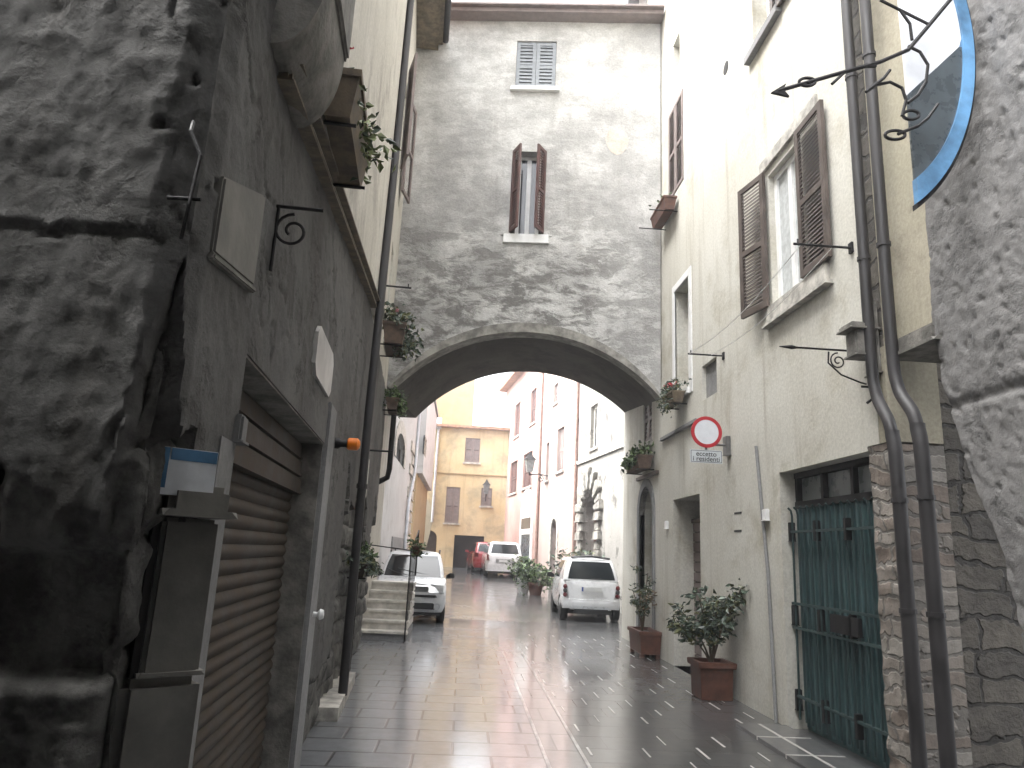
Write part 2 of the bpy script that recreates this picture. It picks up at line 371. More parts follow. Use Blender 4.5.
def glass_window(f, r, parent, fm, d=-.15, pane=M['glass'], mull=1, sill=None, fw=.06):
    u0, u1, z0, z1 = r; b = MB()
    for a, c, e, g in ((u0, u0+fw, z0, z1), (u1-fw, u1, z0, z1), (u0+fw, u1-fw, z0, z0+fw), (u0+fw, u1-fw, z1-fw, z1)): b.fb(f, a, c, e, g, d-.05, d)
    for k in range(mull):
        um = u0+(u1-u0)*(k+1)/(mull+1); b.fb(f, um-fw*.6, um+fw*.6, z0+fw, z1-fw, d-.045, d+.004)
    w_ = obj('window', b, fm, parent)
    obj('pane', MB().fb(f, u0+.02, u1-.02, z0+.02, z1-.02, d-.035, d-.025), pane, w_)
    if sill: obj('sill', MB().fb(f, u0-.08, u1+.08, z0-.08, z0, d, .06), sill, w_, bevel=.008)
    return w_
def leaves(mb, c, rad, n, size, elong=1.8, clump=6, droop=0):
    c = Vector(c); cl = []
    for i in range(clump):
        d = Vector((random.gauss(0, 1), random.gauss(0, 1), random.gauss(0, 1))).normalized()*random.uniform(.35, .95)
        cl.append(Vector((d.x*rad[0], d.y*rad[1], d.z*rad[2])))
    for i in range(n):
        o = random.choice(cl); s = .38
        p = c+o+Vector((random.gauss(0, s)*rad[0], random.gauss(0, s)*rad[1], random.gauss(0, s)*rad[2]))
        a = Vector((random.gauss(0, 1), random.gauss(0, 1), random.gauss(0, .6)-droop)).normalized()
        b = a.orthogonal().normalized(); b.rotate(Matrix.Rotation(random.uniform(0, 6.28), 3, a)); k = a.cross(b)
        z = size*random.uniform(.6, 1.3); w_ = z/elong/2
        v = [mb.bm.verts.new(q) for q in (p, p+a*z*.5+b*w_+k*w_*.5, p+a*z-k*z*.1, p+a*z*.5-b*w_+k*w_*.5)]
        mb.mi = 1 if random.random() < .3 else 0
        mb._f([v[0], v[1], v[2]]); mb._f([v[0], v[2], v[3]]); mb.mi = 0
    return mb
def nz(x, y, z, s=1, o=4): return noise.fractal(Vector((x*s, y*s, z*s)), 1., 2., o)

M['leaf2'] = flat('yellowing_leaves', (.13, .14, .06), .5, var=.4, scale=14)
M['leaf3'] = flat('deep_leaves', (.05, .08, .045), .4, var=.4, scale=14)
def fol(m): return [m, M['leaf3'] if m in (M['leafl'], M['leafy']) else M['leaf2']] if m in (M['leaf'], M['leafl'], M['leafy']) else [m, m]
# ================================================================== ground
ys = [-14, 0, 18]+list(range(20, 43, 2))+[55, 76]
def sheet(x0, x1, ylist, dz, mb=None, sub=1):
    mb = mb or MB(); xs = [x0+(x1-x0)*i/sub for i in range(sub+1)]
    mb.grid(lambda i, j: (xs[i], ylist[j], gz(ylist[j])+dz), sub, len(ylist)-1); return mb
yy = [-8, 0, 10, 18]+list(range(20, 43, 2))
gx0, gx1 = gnd(551, 768).x, gnd(588, 768).x
struct('ground', sheet(-60, 60, ys, -.012), M['earth'])
yn = [-8, 0, 6, 12.6]; yf = [12.6, 18]+list(range(20, 43, 2))
struct('street', sheet(-7, gx1+.03, yf, 0, sheet(-7, gx0-.022, yn, 0)), M['pavel'])
struct('pavement', sheet(gx1+.03, 7, yy, 0), M['paver'])
struct('gutter', sheet(gx0+.0, gx1-.0, yn, -.001), M['drain'])
jb = MB()
for x in (gx0, gx1+.026): jb.box(x-.026, x+.004, -8, 12.6, -.003, .004)
struct('gutter_edge', jb, M['edgest'])
# wide pale mortar joints of the slabs on the right, one sheet lying 4 mm over the slabs
jb = MB(); row = 0; y = 3.1
while y < 15:
    x = gx1+.12+(.25 if row % 2 else 0)+random.uniform(-.03, .03)
    while x < 4.6:
        if (y < 15 and x < 3.3) or y >= 15.2:
            if random.random() < .8:
                t = random.uniform(-.02, .02); l = random.uniform(.24, .36); ww_ = random.uniform(.005, .011)
                jb.box(x-ww_+t, x+ww_+t, y+.04, y+.04+l, gz(y)+.001, gz(y)+.004)
        x += .5
    y += .41; row += 1
struct('paving_joints', jb, M['joint'])
struct('threshold', MB().box(2.86, 3.38, 5.2, 7.68, -.002, .03), M['kerbs'])
struct('doorstep', MB().fb(FL, 7.3, 9.3, -.01, .12, -.1, .12), M['stone'])

HAZE = .0036
if HAZE:
    hm = bpy.data.materials.new('rain_haze'); hm.use_nodes = True; hn = hm.node_tree; hn.nodes.clear()
    pv = hn.nodes.new('ShaderNodeVolumePrincipled'); pv.inputs['Density'].default_value = HAZE; pv.inputs['Color'].default_value = (.95, .96, 1, 1); pv.inputs['Anisotropy'].default_value = .2
    ho = hn.nodes.new('ShaderNodeOutputMaterial'); hn.links.new(pv.outputs[0], ho.inputs['Volume'])
    hz_ = obj('haze', MB().box(-62, 62, -16, 78, -1.1, 17), hm); hz_['kind'] = 'stuff'
# ================================================================== left near corner house
H1 = thing('corner_house', 'dark crumbling plaster corner house with a brown roller shutter, filling the left foreground', 'house', (-.9, 2.05, 0))
cells = []
rng = random.Random(3)
def stone_field(u, z, rh=.3, bw=.5, sd=0):
    r = math.floor(z/rh + .35*noise.noise(Vector((u*.8, z*.2, sd)))); o = (r*.37+sd) % 1
    uu = u/bw + o + .25*noise.noise(Vector((u*1.3, z*1.3, sd+3)))
    c = math.floor(uu); fu = uu-c; fz = (z/rh + .35*noise.noise(Vector((u*.8, z*.2, sd)))) - r
    e = min(fu, 1-fu)*bw, min(fz, 1-fz)*rh
    m = min(e); prof = min(1, m/.055); prof = 1-(1-prof)**2
    return prof, noise.cell(Vector((c+.5, r+.5, sd+.5)))
Z1 = 4.28
s_neg, s_pos = -3., 11.0
NS, NZ = 300, 92
oy0, oz1 = FL.px(325, 440)[0], 2.31; oya = FL.px(244, 375)[0]
sh0, sh1 = oya, oy0
door0, door1, doorz = 9.15, 10.1, 2.75
s_neg = -1.2; svals = []; s = s_neg
while s < s_pos:
    svals.append(s); s += .013 if s < 1.2 else (.03 if s < 3.4 else .05)
NS = len(svals)-1; NZ = 250
uc = 2.05   # corner at y = 2.05
for a in (sh0-uc, sh1-uc, door0-uc, door1-uc):
    k = min(range(NS+1), key=lambda i: abs(svals[i]-a)); svals[k] = a
zvals = [Z1*j/NZ for j in range(NZ+1)]
for a in (oz1, doorz):
    k = min(range(NZ+1), key=lambda j: abs(zvals[j]-a)); zvals[k] = a
zvals[0] = -.05
bare_vals = []
def lp(i, j):
    s, z = svals[i], zvals[j]; rc = .07
    back = .05*max(0, min(1, (1.9-z)/.9))             # the foot of the corner is worn back
    if s < 0: p = Vector((FL.p(uc, 0).x+s*.998, uc+back, z)); n = Vector((0, -1, 0)); 
    else: p = FL.p(uc+s, z)+Vector((0, back*max(0, 1-s/.5), 0)); n = FL.N
    t = max(-1, min(1, s/.12)); n = (FL.N*(1+t)+Vector((0, -1, 0))*(1-t)).normalized()
    p -= n*.05*(1-abs(t))
    # how far the plaster has gone
    big = noise.fractal(Vector((s*.9, z*.9, 5)), 1, 2, 7)
    if s < 0.25: b = 1.72+.35*big+.12*math.sin(s*5)-z + max(0, .9-abs(s+.02)*7)*max(0, 1.2-abs(z-2.1)*1.2)
    elif s < 5.2: b = .55+.3*big-z
    else: b = 1.5+1.4*big-z+.4
    bare = max(0, min(1, b/.03+.5))
    pr, cv = stone_field(s, z, .31 if s < .3 else .26, .55 if s < .3 else .42, 1 if s < 0 else 2)
    amp = .06 if s < .3 else .045
    d = bare*(-.085*(1-pr)*(amp/.085) + amp*.6*(cv-.4)*pr - .03 + amp*.45*noise.fractal(Vector((s*5, z*5, 1)), .9, 2, 7)) - bare*.02
    pit = noise.voronoi(Vector((s*5.5, z*5.5, 2)))[0][0]; pit = max(0, 1-pit/.11)*(noise.noise(Vector((s*1.7, z*1.7, 9))) > -.05)
    d += (1-bare)*(.006*noise.fractal(Vector((s*2.2, z*2.2, 8)), 1, 2, 5) + .005*noise.fractal(Vector((s*14, z*14, 3)), .8, 2, 4) - .03*min(1, pit*2))
    if s < -.1 and z > 2.46+.012*noise.noise(Vector((s*6, 0, 0))) and s < -.13+.03*noise.noise(Vector((z*3, 0, 4))): d += .007   # thicker coat with a straight lower edge
    gr_ = abs(z-2.46-.01*noise.noise(Vector((s*6, 0, 0))))
    if s < -.1 and gr_ < .009: d -= .012
    ck = abs(noise.noise(Vector((s*1.1, z*.8, 21)))+.25*noise.noise(Vector((s*5, z*4, 22))))
    if ck < .018: d -= .012*(1-ck/.018)*(1-bare)
    if s < -.05: d += .014*noise.fractal(Vector((s*1.4, z*1.4, 11)), 1, 2, 3)
    for a, b2, zz in ((sh0-uc, sh1-uc, oz1), (door0-uc, door1-uc, doorz)):      # calm near the openings
        if a-.2 < s < b2+.2 and z < zz+.2:
            e = max(0, max(a-s, s-b2, z-zz)); d *= min(1, e/.2)
    bare_vals.append(bare); return p+n*d
mb = MB()
def lskip(i, j):
    s = (svals[i]+svals[i+1])/2+uc; z = (zvals[j]+zvals[j+1])/2
    return (sh0 < s < sh1 and z < oz1) or (door0 < s < door1 and z < doorz)
bl = mb.bm.verts.layers.float.new('bare')
mb.grid(lp, NS, NZ, lskip)
for v, b in zip([v for col in mb.gv for v in col], bare_vals): v[bl] = b
ub0 = MB(); ub0.box(-4, FL.p(uc, 0).x-1.18, 2.05, 2.3, -.05, Z1); obj('side_wall', ub0, M['left'], H1)
loose = [v for v in mb.bm.verts if not v.link_faces]
bmesh.ops.delete(mb.bm, geom=loose, context='VERTS')
obj('wall', mb, M['left'], H1, smooth=60, weld=False)
# the upper storey above the ledge, and unseen masses added to block light
ub = MB()
fc = Fr((FL.p(uc, 0).x, uc, 0), (-1, 0, 0), (0, -1, 0))
ub.panel(FL, rect(uc, 3.3, Z1, 13), [], -.01, .5)
ub.panel(fc, rect(.02, 5, Z1, 13), [], -.01, .5)
obj('upper_wall', ub, M['left'], H1)
bz = lambda u: 3.5+.155*(u-2.92)
obj('rendered_wall', MB().panel(FL, [(3.304, bz(3.3)+.06), (9., bz(9.)+.06), (9., 13), (3.304, 13)], [], .045, .4), M['leftup'], H1)
obj('lower_back', MB().box(-3.6, -3.4, -6, 2.0, 0, 4.2), M['darkstone'], H1)
obj('shade_block', MB().box(-8, -2.2, 3.5, 14.5, 11, 15.5), M['leftup'], H1)  # unseen mass added behind the left eave to shade arch face and near street
obj('shade_vault', MB().box(-3.6, 4.0, -7, 1.3, 4.5, 5.3).box(-3.6, 4.0, -7.2, -7, 0, 5.3), M['soffit'], H1)  # unseen roof and end wall added behind the viewer to darken the foreground
obj('cavity', MB().fb(FL, 2.4, 12.6, -.1, Z1, -.9, -.45), M['dark'], H1)
# cement surround and roller shutter
cb = MB(); obj('door_jamb', MB().fb(FL, sh1, sh1+.36, -.05, 2.62, -.3, .022), M['cement'], H1, bevel=.008)
cb.fb(FL, sh0-.22, sh0, .62, 1.96, -.25, .006)
obj('door_jamb', cb, M['cement'], H1, bevel=.008)
rs = MB(); z = 0.
prof = []
while z < oz1-.38:
    for k in range(6): prof.append((z+.075*k/6, -.2+.02*math.sin(math.pi*k/6)))
    z += .075
rs.grid(lambda i, j: FL.p(sh0+(sh1-sh0)*i, prof[j][0], prof[j][1]), 1, len(prof)-1)
sh = obj('roller_shutter', rs, M['roller'], H1, smooth=50)
rs = MB()
for k in range(3): rs.fb(FL, sh0, sh1, oz1-.38+.125*k, oz1-.38+.125*k+.115, -.19, -.13-.01*k)
obj('shutter_box', rs, M['roller'], sh, bevel=.012)
obj('lining', MB().fb(FL, sh0+.01, sh1-.01, oz1-.012, oz1-.002, -.3, -.005).fb(FL, sh1-.03, sh1-.004, 0, oz1, -.28, -.01), M['darkstone'], H1)
obj('door', MB().fb(FL, door0-.03, door1+.03, -.05, doorz+.03, -.28, -.2), M['dark'], H1)
for q in ((door0-.06, door0+.01, -.05, doorz), (door1-.01, door1+.06, -.05, doorz), (door0+.012, door1-.012, doorz-.02, doorz+.06)): obj('door_jamb', MB().fb(FL, *q, -.4, -.012), M['darkstone'], H1)
obj('door_jamb', MB().fb(FL, sh0-.05, sh0+.008, -.05, .62, -.4, -.01), M['darkstone'], H1)
# string course ledge, corbel
sb_ = MB()
for zo, h, d in ((0, .075, .05), (.0755, .035, .08)):
    a_, b_ = 2.7, 8.1; sb_.hexa([FL.p(a_, bz(a_)+zo, -.05), FL.p(b_, bz(b_)+zo, -.05), FL.p(b_, bz(b_)+zo, d), FL.p(a_, bz(a_)+zo, d), FL.p(a_, bz(a_)+zo+h, -.05), FL.p(b_, bz(b_)+zo+h, -.05), FL.p(b_, bz(b_)+zo+h, d), FL.p(a_, bz(a_)+zo+h, d)])
obj('string_course', sb_, M['beam'], H1, bevel=.015)
co = MB(); pr = []
for k in range(13):
    a = math.pi/2*k/12; pr.append((.19*math.sin(a), 3.5+.4*(1-math.cos(a))))
pr += [(.21, 3.9), (.21, 5.6), (-.02, 5.6), (-.02, 3.5)]
u0, u1 = 2.5, 3.12
co.loft([[FL.p(u0, z, d) for d, z in pr], [FL.p(u1, z, d) for d, z in pr]])
obj('corbel', co, M['darkstone'], H1, smooth=35, bevel=.01)
# pilaster with cap beside the corner, slot, small boxes and plates
FQ = Fr((-.838, 2.312, 0), (.8, .6, 0), (.6, -.8, 0))
pl = obj('pilaster', MB().fb(FQ, -.075, .09, 1.2, 1.655, -.12, .0), M['plaque'], H1, bevel=.012)
obj('cap', MB().fb(FQ, -.08, .1, 1.66, 1.755, -.12, .05), M['plaque'], pl, bevel=.02)
obj('wall_slot', MB().fb(FQ, -.1, -.078, 1.2, 1.74, -.12, -.012), M['dark'], H1)
obj('base_stone', MB().fb(FQ, -.12, .1, .4, 1.195, -.16, .012), M['plaque'], H1, bevel=.025)
a = FL.px(237, 428)
obj('meter_box', MB().fb(FL, a[0]-.045, a[0]+.045, a[1]-.06, a[1]+.05, -.02, .03), M['cement'], H1, bevel=.01)
# a drainpipe where the next house begins
pd = [FL.p(8.75, 11, .09), FL.p(8.4, 6, .09), FL.p(8.1, 4.6, .1), FL.p(8.0, 3, .09), FL.p(8.0, .1, .09)]
obj('drainpipe', MB().tube(pd, .048, 10), M['pipe'], H1, smooth=60)
obj('bracket_band', MB().lathe(FL.p(8.0, 2.2, .09), (0, 0, 1), [(.04, 0), (.06, 0), (.06, .05), (.04, .05)], 12), M['pipe'], H1)

# flat things on the left wall
def wallplate(name, r, d, m, label, cat, f=FL, bev=.01):
    return tag(obj(name, MB().fb(f, *r, .0, d), m, bevel=bev), label, cat)
t = thing('wall_plaque', 'large dull stone plaque hanging high on the dark left corner house', 'plaque', FL.p(2.3, 2.55))
a, b = FL.px(210, 205), FL.px(254, 235)
pk = lambda q, d: FL.p(*q, d)
qs = ((2.18, 2.475), (2.68, 2.55), (2.68, 2.93), (2.18, 2.74)); obj('slab', MB().hexa([pk(q, e) for q, e in zip(qs, (-.05, -.03, -.03, -.05))]+[pk(q, e) for q, e in zip(qs, (.012, .02, .02, .012))]), M['plaque'], t, bevel=.008)
qs = ((2.17, 2.45), (2.69, 2.525), (2.69, 2.548), (2.17, 2.473)); obj('moulding', MB().hexa([pk(q, e) for q, e in zip(qs, (-.05, -.03, -.03, -.05))]+[pk(q, e) for q, e in zip(qs, (.018, .028, .028, .018))]), M['darkstone'], t, bevel=.006)
u = FL.px(322, 370)
t = thing('marble_plaque', 'blank white marble plaque with cut corners above the shutter on the left wall', 'plaque', FL.p(u[0], u[1]))
c, hw, hh = u, .42, .14
ol = [(c[0]-hw, 2.68), (c[0]-hw+.08, 2.62), (c[0]+hw-.08, 2.62), (c[0]+hw, 2.68), (c[0]+hw, 2.88), (c[0]+hw-.08, 2.94), (c[0]-hw+.08, 2.94), (c[0]-hw, 2.88)]
obj('slab', MB().panel(FL, ol, [], .018, .03), M['marble'], t)
t = thing('street_notice', 'small weathered white notice with a blue header stuck above a stone pilaster cap', 'notice', FL.p(2.4, 1.82))
obj('sheet', MB().fb(FQ, -.125, .045, 1.72, 1.862, .032, .036), M['paper'], t)
obj('header', MB().fb(FQ, -.093, .043, 1.825, 1.86, .0365, .038), M['blue'], t)
obj('side_band', MB().fb(FQ, -.123, -.098, 1.74, 1.86, .0365, .038), M['blue'], t)
u = FL.px(335, 443)
t = thing('warning_lamp', 'small orange lamp on a black holder beside the roller shutter', 'lamp', FL.p(*u))
obj('holder', MB().lathe(FL.p(*u, 0), FL.N, [(.045, 0), (.045, .03), (.03, .05), (.03, .1)], 12), M['iron'], t, smooth=40)
obj('lens', MB().lathe(FL.p(u[0], u[1], .1), FL.N, [(.04, 0), (.05, .01), (.05, .08), (.03, .1), (0, .105)], 14), M['orange'], t, smooth=40)
u = FL.px(310, 614)
tag(obj('door_knob', MB().lathe(FL.p(*u, .02), FL.N, [(.02, 0), (.015, .03), (.04, .05), (.03, .075), (0, .08)], 12), M['whitep'], smooth=50), 'small white knob low on the cement jamb of the roller shutter', 'knob')
# iron hooks on the left wall
def scroll(f, u, z, d, r0, r1, turns, a0, n=26, sgn=1):
    return [f.p(u, z+(r0+(r1-r0)*k/n)*math.sin(a0+sgn*turns*6.283*k/n), d+(r0+(r1-r0)*k/n)*math.cos(a0+sgn*turns*6.283*k/n)) for k in range(n+1)]
t = thing('iron_bracket', 'curled iron bracket beside the large dull plaque on the left wall', 'bracket', FL.p(2.95, 2.7))
obj('bar', MB().tube([FL.p(2.95, 3.02, 0), FL.p(2.95, 3.02, .2)], .008, 6).tube([FL.p(2.95, 2.72, .01), FL.p(2.95, 3.02, .01)], .008, 6), M['iron'], t)
obj('curl', MB().tube(scroll(FL, 2.95, 2.91, .08, .08, .02, 1.4, 1.57), .007, 6), M['iron'], t)
fcn = Fr((FL.p(uc, 0).x, uc, 0), (-1, 0, 0), (0, -1, 0))
t = thing('iron_hook', 'rusty iron hook on the dark foreground wall near its corner', 'hook', fcn.p(.05, 2.6))
obj('bar', MB().tube([fcn.p(.07, 2.85, .0), fcn.p(.06, 2.8, .03), fcn.p(.02, 2.72, .03), fcn.p(.03, 2.56, .03), fcn.p(.05, 2.46, .0)], .006, 6), M['iron'], t)
obj('strap', MB().tube([fcn.p(.1, 2.58, .02), fcn.p(.0, 2.58, .025)], .006, 6), M['iron'], t)

# ------------------------------------------------------------------ second left house up to the arch
H2 = thing('narrow_house', 'narrow stained house with deep eave between the left drainpipe and the arch', 'house', FL.p(9, 0))
wb = MB(); hole = rect(10.6, 11.3, 7.55, 9.25)
wb.panel(FL, rect(9.003, 12.95, Z1, 11.5), [hole, rect(10.9, 11.5, 4.75, 6.4)], -.012, .4)
obj('wall', wb, M['leftup'], H2)
w_ = glass_window(FL, (10.6, 11.3, 7.55, 9.25), H2, M['whitep'])
for O_, sg in ((FL.p(10.6, 0, .02), -1), (FL.p(11.3, 0, .02), 1)):
    a = R(13); fs = Fr(O_, FL.U*sg*math.cos(a)+FL.N*math.sin(a), FL.N*math.cos(a)-FL.U*sg*math.sin(a)); louvre(fs, 0, .5, 7.5, 9.3, 0, M['greybrown'], w_)
w_ = glass_window(FL, (10.9, 11.5, 4.75, 6.4), H2, M['whitep'], sill=M['stone'])
obj('tunnel_wall', MB().box(-2.3, -1.72, 12.96, 15.6, -.1, 4.6), M['leftup'], H2)
ev = MB(); ev.fb(FL, 8.8, 12.8, 11.45, 11.6, -.1, .42); ev.fb(FL, 8.8, 12.8, 11.602, 11.7, -.1, .5)
e_ = obj('eave', ev, M['beam'], H2, bevel=.01)
g_ = MB(); pts = [FL.p(8.8+3.95*k/10, 11.66, .56) for k in range(11)]
obj('gutter_pipe', g_.tube(pts, .07, 8), M['pipe'], e_, smooth=60)
obj('roof', MB().hexa([FL.p(8.7, 11.71, .55), FL.p(12.85, 11.71, .55), FL.p(12.85, 12.9, -3), FL.p(8.7, 12.9, -3), FL.p(8.7, 11.8, .55), FL.p(12.85, 11.8, .55), FL.p(12.85, 13, -3), FL.p(8.7, 13, -3)]), M['tile'], H2)

# ================================================================== house over the arch
HA = thing('bridge_house', 'tall weathered house spanning the street on a wide arch', 'house', FA.p(2.4, 0))
W_ = 4.955
sl_, sr_ = FA.px(388, 386), FA.px(663, 391)
spring = 4.42; crown = FA.px(527, 331)[1]
top = FA.px(550, 22)[1]
n = 28
def arch_pts(u0, u1, zs, rise, n=28):
    # circular segment
    hw = (u1-u0)/2; r = (hw*hw+rise*rise)/(2*rise); a0 = math.asin(min(1, hw/r)); c = (u0+u1)/2; zc = zs+rise-r
    return [(c+r*math.sin(-a0+2*a0*k/n), zc+r*math.cos(-a0+2*a0*k/n)) for k in range(n+1)]
rise = crown-spring
ap = arch_pts(0.02, W_-.02, spring, rise)
outer = [(0, spring-.0)]+[(u, z) for u, z in ap]+[(W_, spring), (W_, top), (0, top)]
outer = [(-.35, top), (-.35, ap[0][1])] + ap + [(W_-.02, top)]
wu = pxr(FA, 516, 41, 556, 88); wc = pxr(FA, 511, 152, 545, 236)
wc = (wc[0], wc[1], wc[2]+.02, wc[3])
fw_ = MB(); fw_.panel(FA, outer, [rect(*wu), rect(*wc)], 0, .3, 0)
obj('wall', fw_, M['arch'], HA)
core = MB(); core.panel(FA, outer, [], -.304, 2.75, 0)
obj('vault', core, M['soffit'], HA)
ring = MB(); ro = arch_pts(.0, W_, spring+.02, rise+.14); ri = [(u, z-.0) for u, z in arch_pts(.025, W_-.025, spring-.01, rise-.012)]
for k in range(n):
    a, b, c, d = ri[k], ri[k+1], ro[k+1], ro[k]
    ring.hexa([FA.p(*a, -.35), FA.p(*b, -.35), FA.p(*c, -.35), FA.p(*d, -.35), FA.p(*a, .012), FA.p(*b, .012), FA.p(*c, .012), FA.p(*d, .012)])
obj('arch_ring', ring, M['portalst'], HA)
ev = MB(); ev.fb(FA, -.1, W_, top, top+.1, -2.7, .28).fb(FA, -.1, W_, top+.1, top+.16, -2.7, .36)
e_ = obj('eave', ev, M['greybrown'], HA, bevel=.01)
# upper window, grey shutters closed
w_ = shut_window(FA, wu, HA, M['greyshut'], d=-.07, sill=M['whitep'], sd=.08)
# middle window with both leaves half open and a white frame
u0, u1, z0, z1 = wc
w_ = glass_window(FA, (u0+.1, u1-.1, z0, z1), HA, M['whitep'], d=-.18, fw=.07, mull=1)
sur = MB()
sur.fb(FA, u0-.16, u0, z0-.02, z1+.1, -.02, .02).fb(FA, u1, u1+.16, z0-.02, z1+.1, -.02, .02).fb(FA, u0, u1, z1, z1+.1, -.02, .019)
obj('surround', sur, M['arch'], w_)
obj('sill', MB().fb(FA, u0-.1, u1+.1, z0-.18, z0, -.15, .06), M['whitep'], w_, bevel=.01)
lw_ = (u1-u0)*.5
for side, ang in ((0, 62), (1, 62)):
    a = R(ang)
    if side == 0: O = FA.p(u0+.01, 0, .02); U = FA.U*math.cos(a)+FA.N*math.sin(a); Nn = FA.N*math.cos(a)-FA.U*math.sin(a); fs = Fr(O, U, Nn); louvre(fs, 0, lw_, z0+.03, z1, -.02, M['woodred'], w_)
    else: O = FA.p(u1-.01, 0, .02); U = -FA.U*math.cos(a)+FA.N*math.sin(a); Nn = FA.N*math.cos(a)+FA.U*math.sin(a); fs = Fr(O, U, Nn); louvre(fs, 0, lw_, z0+.03, z1, -.02, M['woodred'], w_)
# pale patch of rendering
pp = FA.px(617, 140)
blob = [(pp[0]+.2*math.cos(k*.5236)*(1+.2*random.random()), pp[1]+.28*math.sin(k*.5236)*(1+.2*random.random())) for k in range(12)]
obj('render_patch', MB().panel(FA, blob, [], .004, .02), M['patch'], HA)
# downpipe at the left springing
pd = [FA.p(.08, 4.25, -.25), FA.p(.12, 4.1, -.2), FA.p(.13, 3.9, -.15), FA.p(.13, 2.95, -.15), FA.p(.1, 2.8, -.18), FA.p(-.06, 2.72, -.22)]
obj('drainpipe', MB().tube(pd, .05, 8), M['iron'], HA, smooth=60)
# back building piece seen over the roof
obj('attic', MB().box(3.2, 8, 13.6, 15, top+.2, 16.0), M['white'], HA)
obj('attic_pipe', MB().box(2.95, 3.195, 13.5, 13.8, top+.2, 16.0), M['pipe'], HA)

# ================================================================== right: cream house
HC = thing('cream_house', 'cream plaster house with brown shuttered window and green barred garage door on the right', 'house', (3.4, 8, 0))
gd = (5.9, 7.66, .0, 2.58)
dd = (10.37, 11.72, 0, 2.56)
bw = (6.82, 7.66, 4.52, 6.14)
lw = (11.0, 11.9, 7.95, 9.75)
ww = (10.75, 11.55, 4.25, 6.1)
uw = (7.3, 7.95, 8.1, 9.6)
ni = (11.16, 11.6, 10.4, 11.05)
bn = (9.56, 10.18, 3.9, 4.42)
tw = pxr(FR, 644, 387, 652, 455); tw = (13.1, 13.75, 3.75, 4.75)
td = (13.0, 14.0, 0, 2.42)
holes = [rect(*q) for q in (gd, dd, bw, lw, ww, uw, ni, bn, tw)]+[archrect(td[0], td[1], td[2], td[3])]
CY0 = 5.72
wb = MB(); wb.panel(FR, [(7.66, -.05), (15.5, -.05), (15.5, 14), (CY0, 14), (CY0, 2.62), (5.9, 2.62), (5.9, 2.58), (7.66, 2.58)], holes[1:], 0, .45)
# masonry pier by the green door shows the bare stone: that strip of wall is its own part
obj('wall', wb, M['cream'], HC)
obj('interior', MB().box(3.95, 4.05, 5.8, 15.0, -.05, 13.9), M['dark'], HC)
for q, e in ((bn, -.06), (ni, -.25)): obj('niche_back', MB().fb(FR, *q, e-.1, e), M['cement'], HC)
obj('roof', MB().box(3.1, 9, 4.9, 15.1, 14.0, 14.3), M['tile'], HC)
# masonry pier (below) and olive upper corner strip
FRp = Fr((3.4, 0, 0), (0, 1, 0), (-1, 0, 0))
pb = MB(); 
nzv = 60; nuv = 14
def pier(i, j):
    u = 5.56+(5.895-5.56)*i/nuv; z = -.05+2.66*j/nzv
    pr, cv = stone_field(u, z, .17, .28, 7)
    return FR.p(u, z, -.005 + .01*pr*(.4+cv)-.008*(1-pr) + .014*noise.fractal(Vector((u*9, z*9, 2)), 1, 2, 4))
pb.grid(pier, nuv, nzv); pb.fb(FR, 5.562, 5.893, -.05, 2.6, -.45, -.03)
obj('stone_pier', pb, M['rubble'], HC, smooth=60)
obj('corner_strip', MB().fb(FR, 4.85, CY0-.002, 3.42, 14, -.45, -.03).fb(FR, 5.562, CY0-.002, 2.62, 3.42, -.45, -.004), M['olive'], HC)
obj('corner_stone', MB().fb(FR, 4.86, 5.4, 3.26, 3.42, -.4, .03), M['darkstone'], HC, bevel=.03)
# mouldings: sill band under white window, shadow ledge above the garage
a, b = FR.px(668, 440), FR.px(690, 425)
obj('sill_band', MB().fb(FR, 10.4, 12.35, 3.62, 3.68, 0, .05), M['cement'], HC, bevel=.008)
# ---- green garage door with bars
g = obj('garage_door', MB().fb(FR, gd[0], gd[1], 0, 2.2, -.26, -.2), M['green'], HC)
pb = MB()
nb = 18
for k in range(nb):
    u = gd[0]+.06+(gd[1]-gd[0]-.12)*k/(nb-1)
    pb.fb(FR, u-.014, u+.014, .03, 2.2, -.2, -.17)
obj('ribs', pb, M['green'], g)
bb = MB()
for k in range(13):
    u = gd[0]+.07+(gd[1]-gd[0]-.14)*k/12
    bb.tube([FR.p(u, .1, -.09), FR.p(u, 2.12, -.09), FR.p(u, 2.17, -.08), FR.p(u, 2.2, -.05)], .011, 6)
for z in (.32, .98, 1.22, 1.95): bb.fb(FR, gd[0]+.01, gd[1]-.01, z-.012, z+.012, -.11, -.075)
obj('bars', bb, M['bar'], g, label='row of green painted security bars')
for u in (gd[0]+.03, gd[0]+(gd[1]-gd[0])/3, gd[0]+(gd[1]-gd[0])*2/3, gd[1]-.03):
    for z in (.28, 1.1, 1.95): obj('hinge', MB().fb(FR, u-.025, u+.025, z-.1, z+.1, -.13, -.07), M['iron'], g, bevel=.005)
obj('latch', MB().fb(FR, 6.35, 6.85, 1.02, 1.18, -.11, -.07), M['iron'], g, bevel=.005)
tr = MB()
for a, c, e, h in ((gd[0], gd[1], 2.2, 2.27), (gd[0], gd[1], 2.52, 2.58)): tr.fb(FR, a, c, e, h, -.27, -.16)
for k in range(4):
    u = gd[0]+(gd[1]-gd[0]-.05)*k/3; tr.fb(FR, u, u+.05, 2.27, 2.52, -.265, -.17)
tr = obj('transom', tr, M['iron'], g)
obj('pane', MB().fb(FR, gd[0], gd[1], 2.25, 2.55, -.24, -.225), M['frost'], tr)
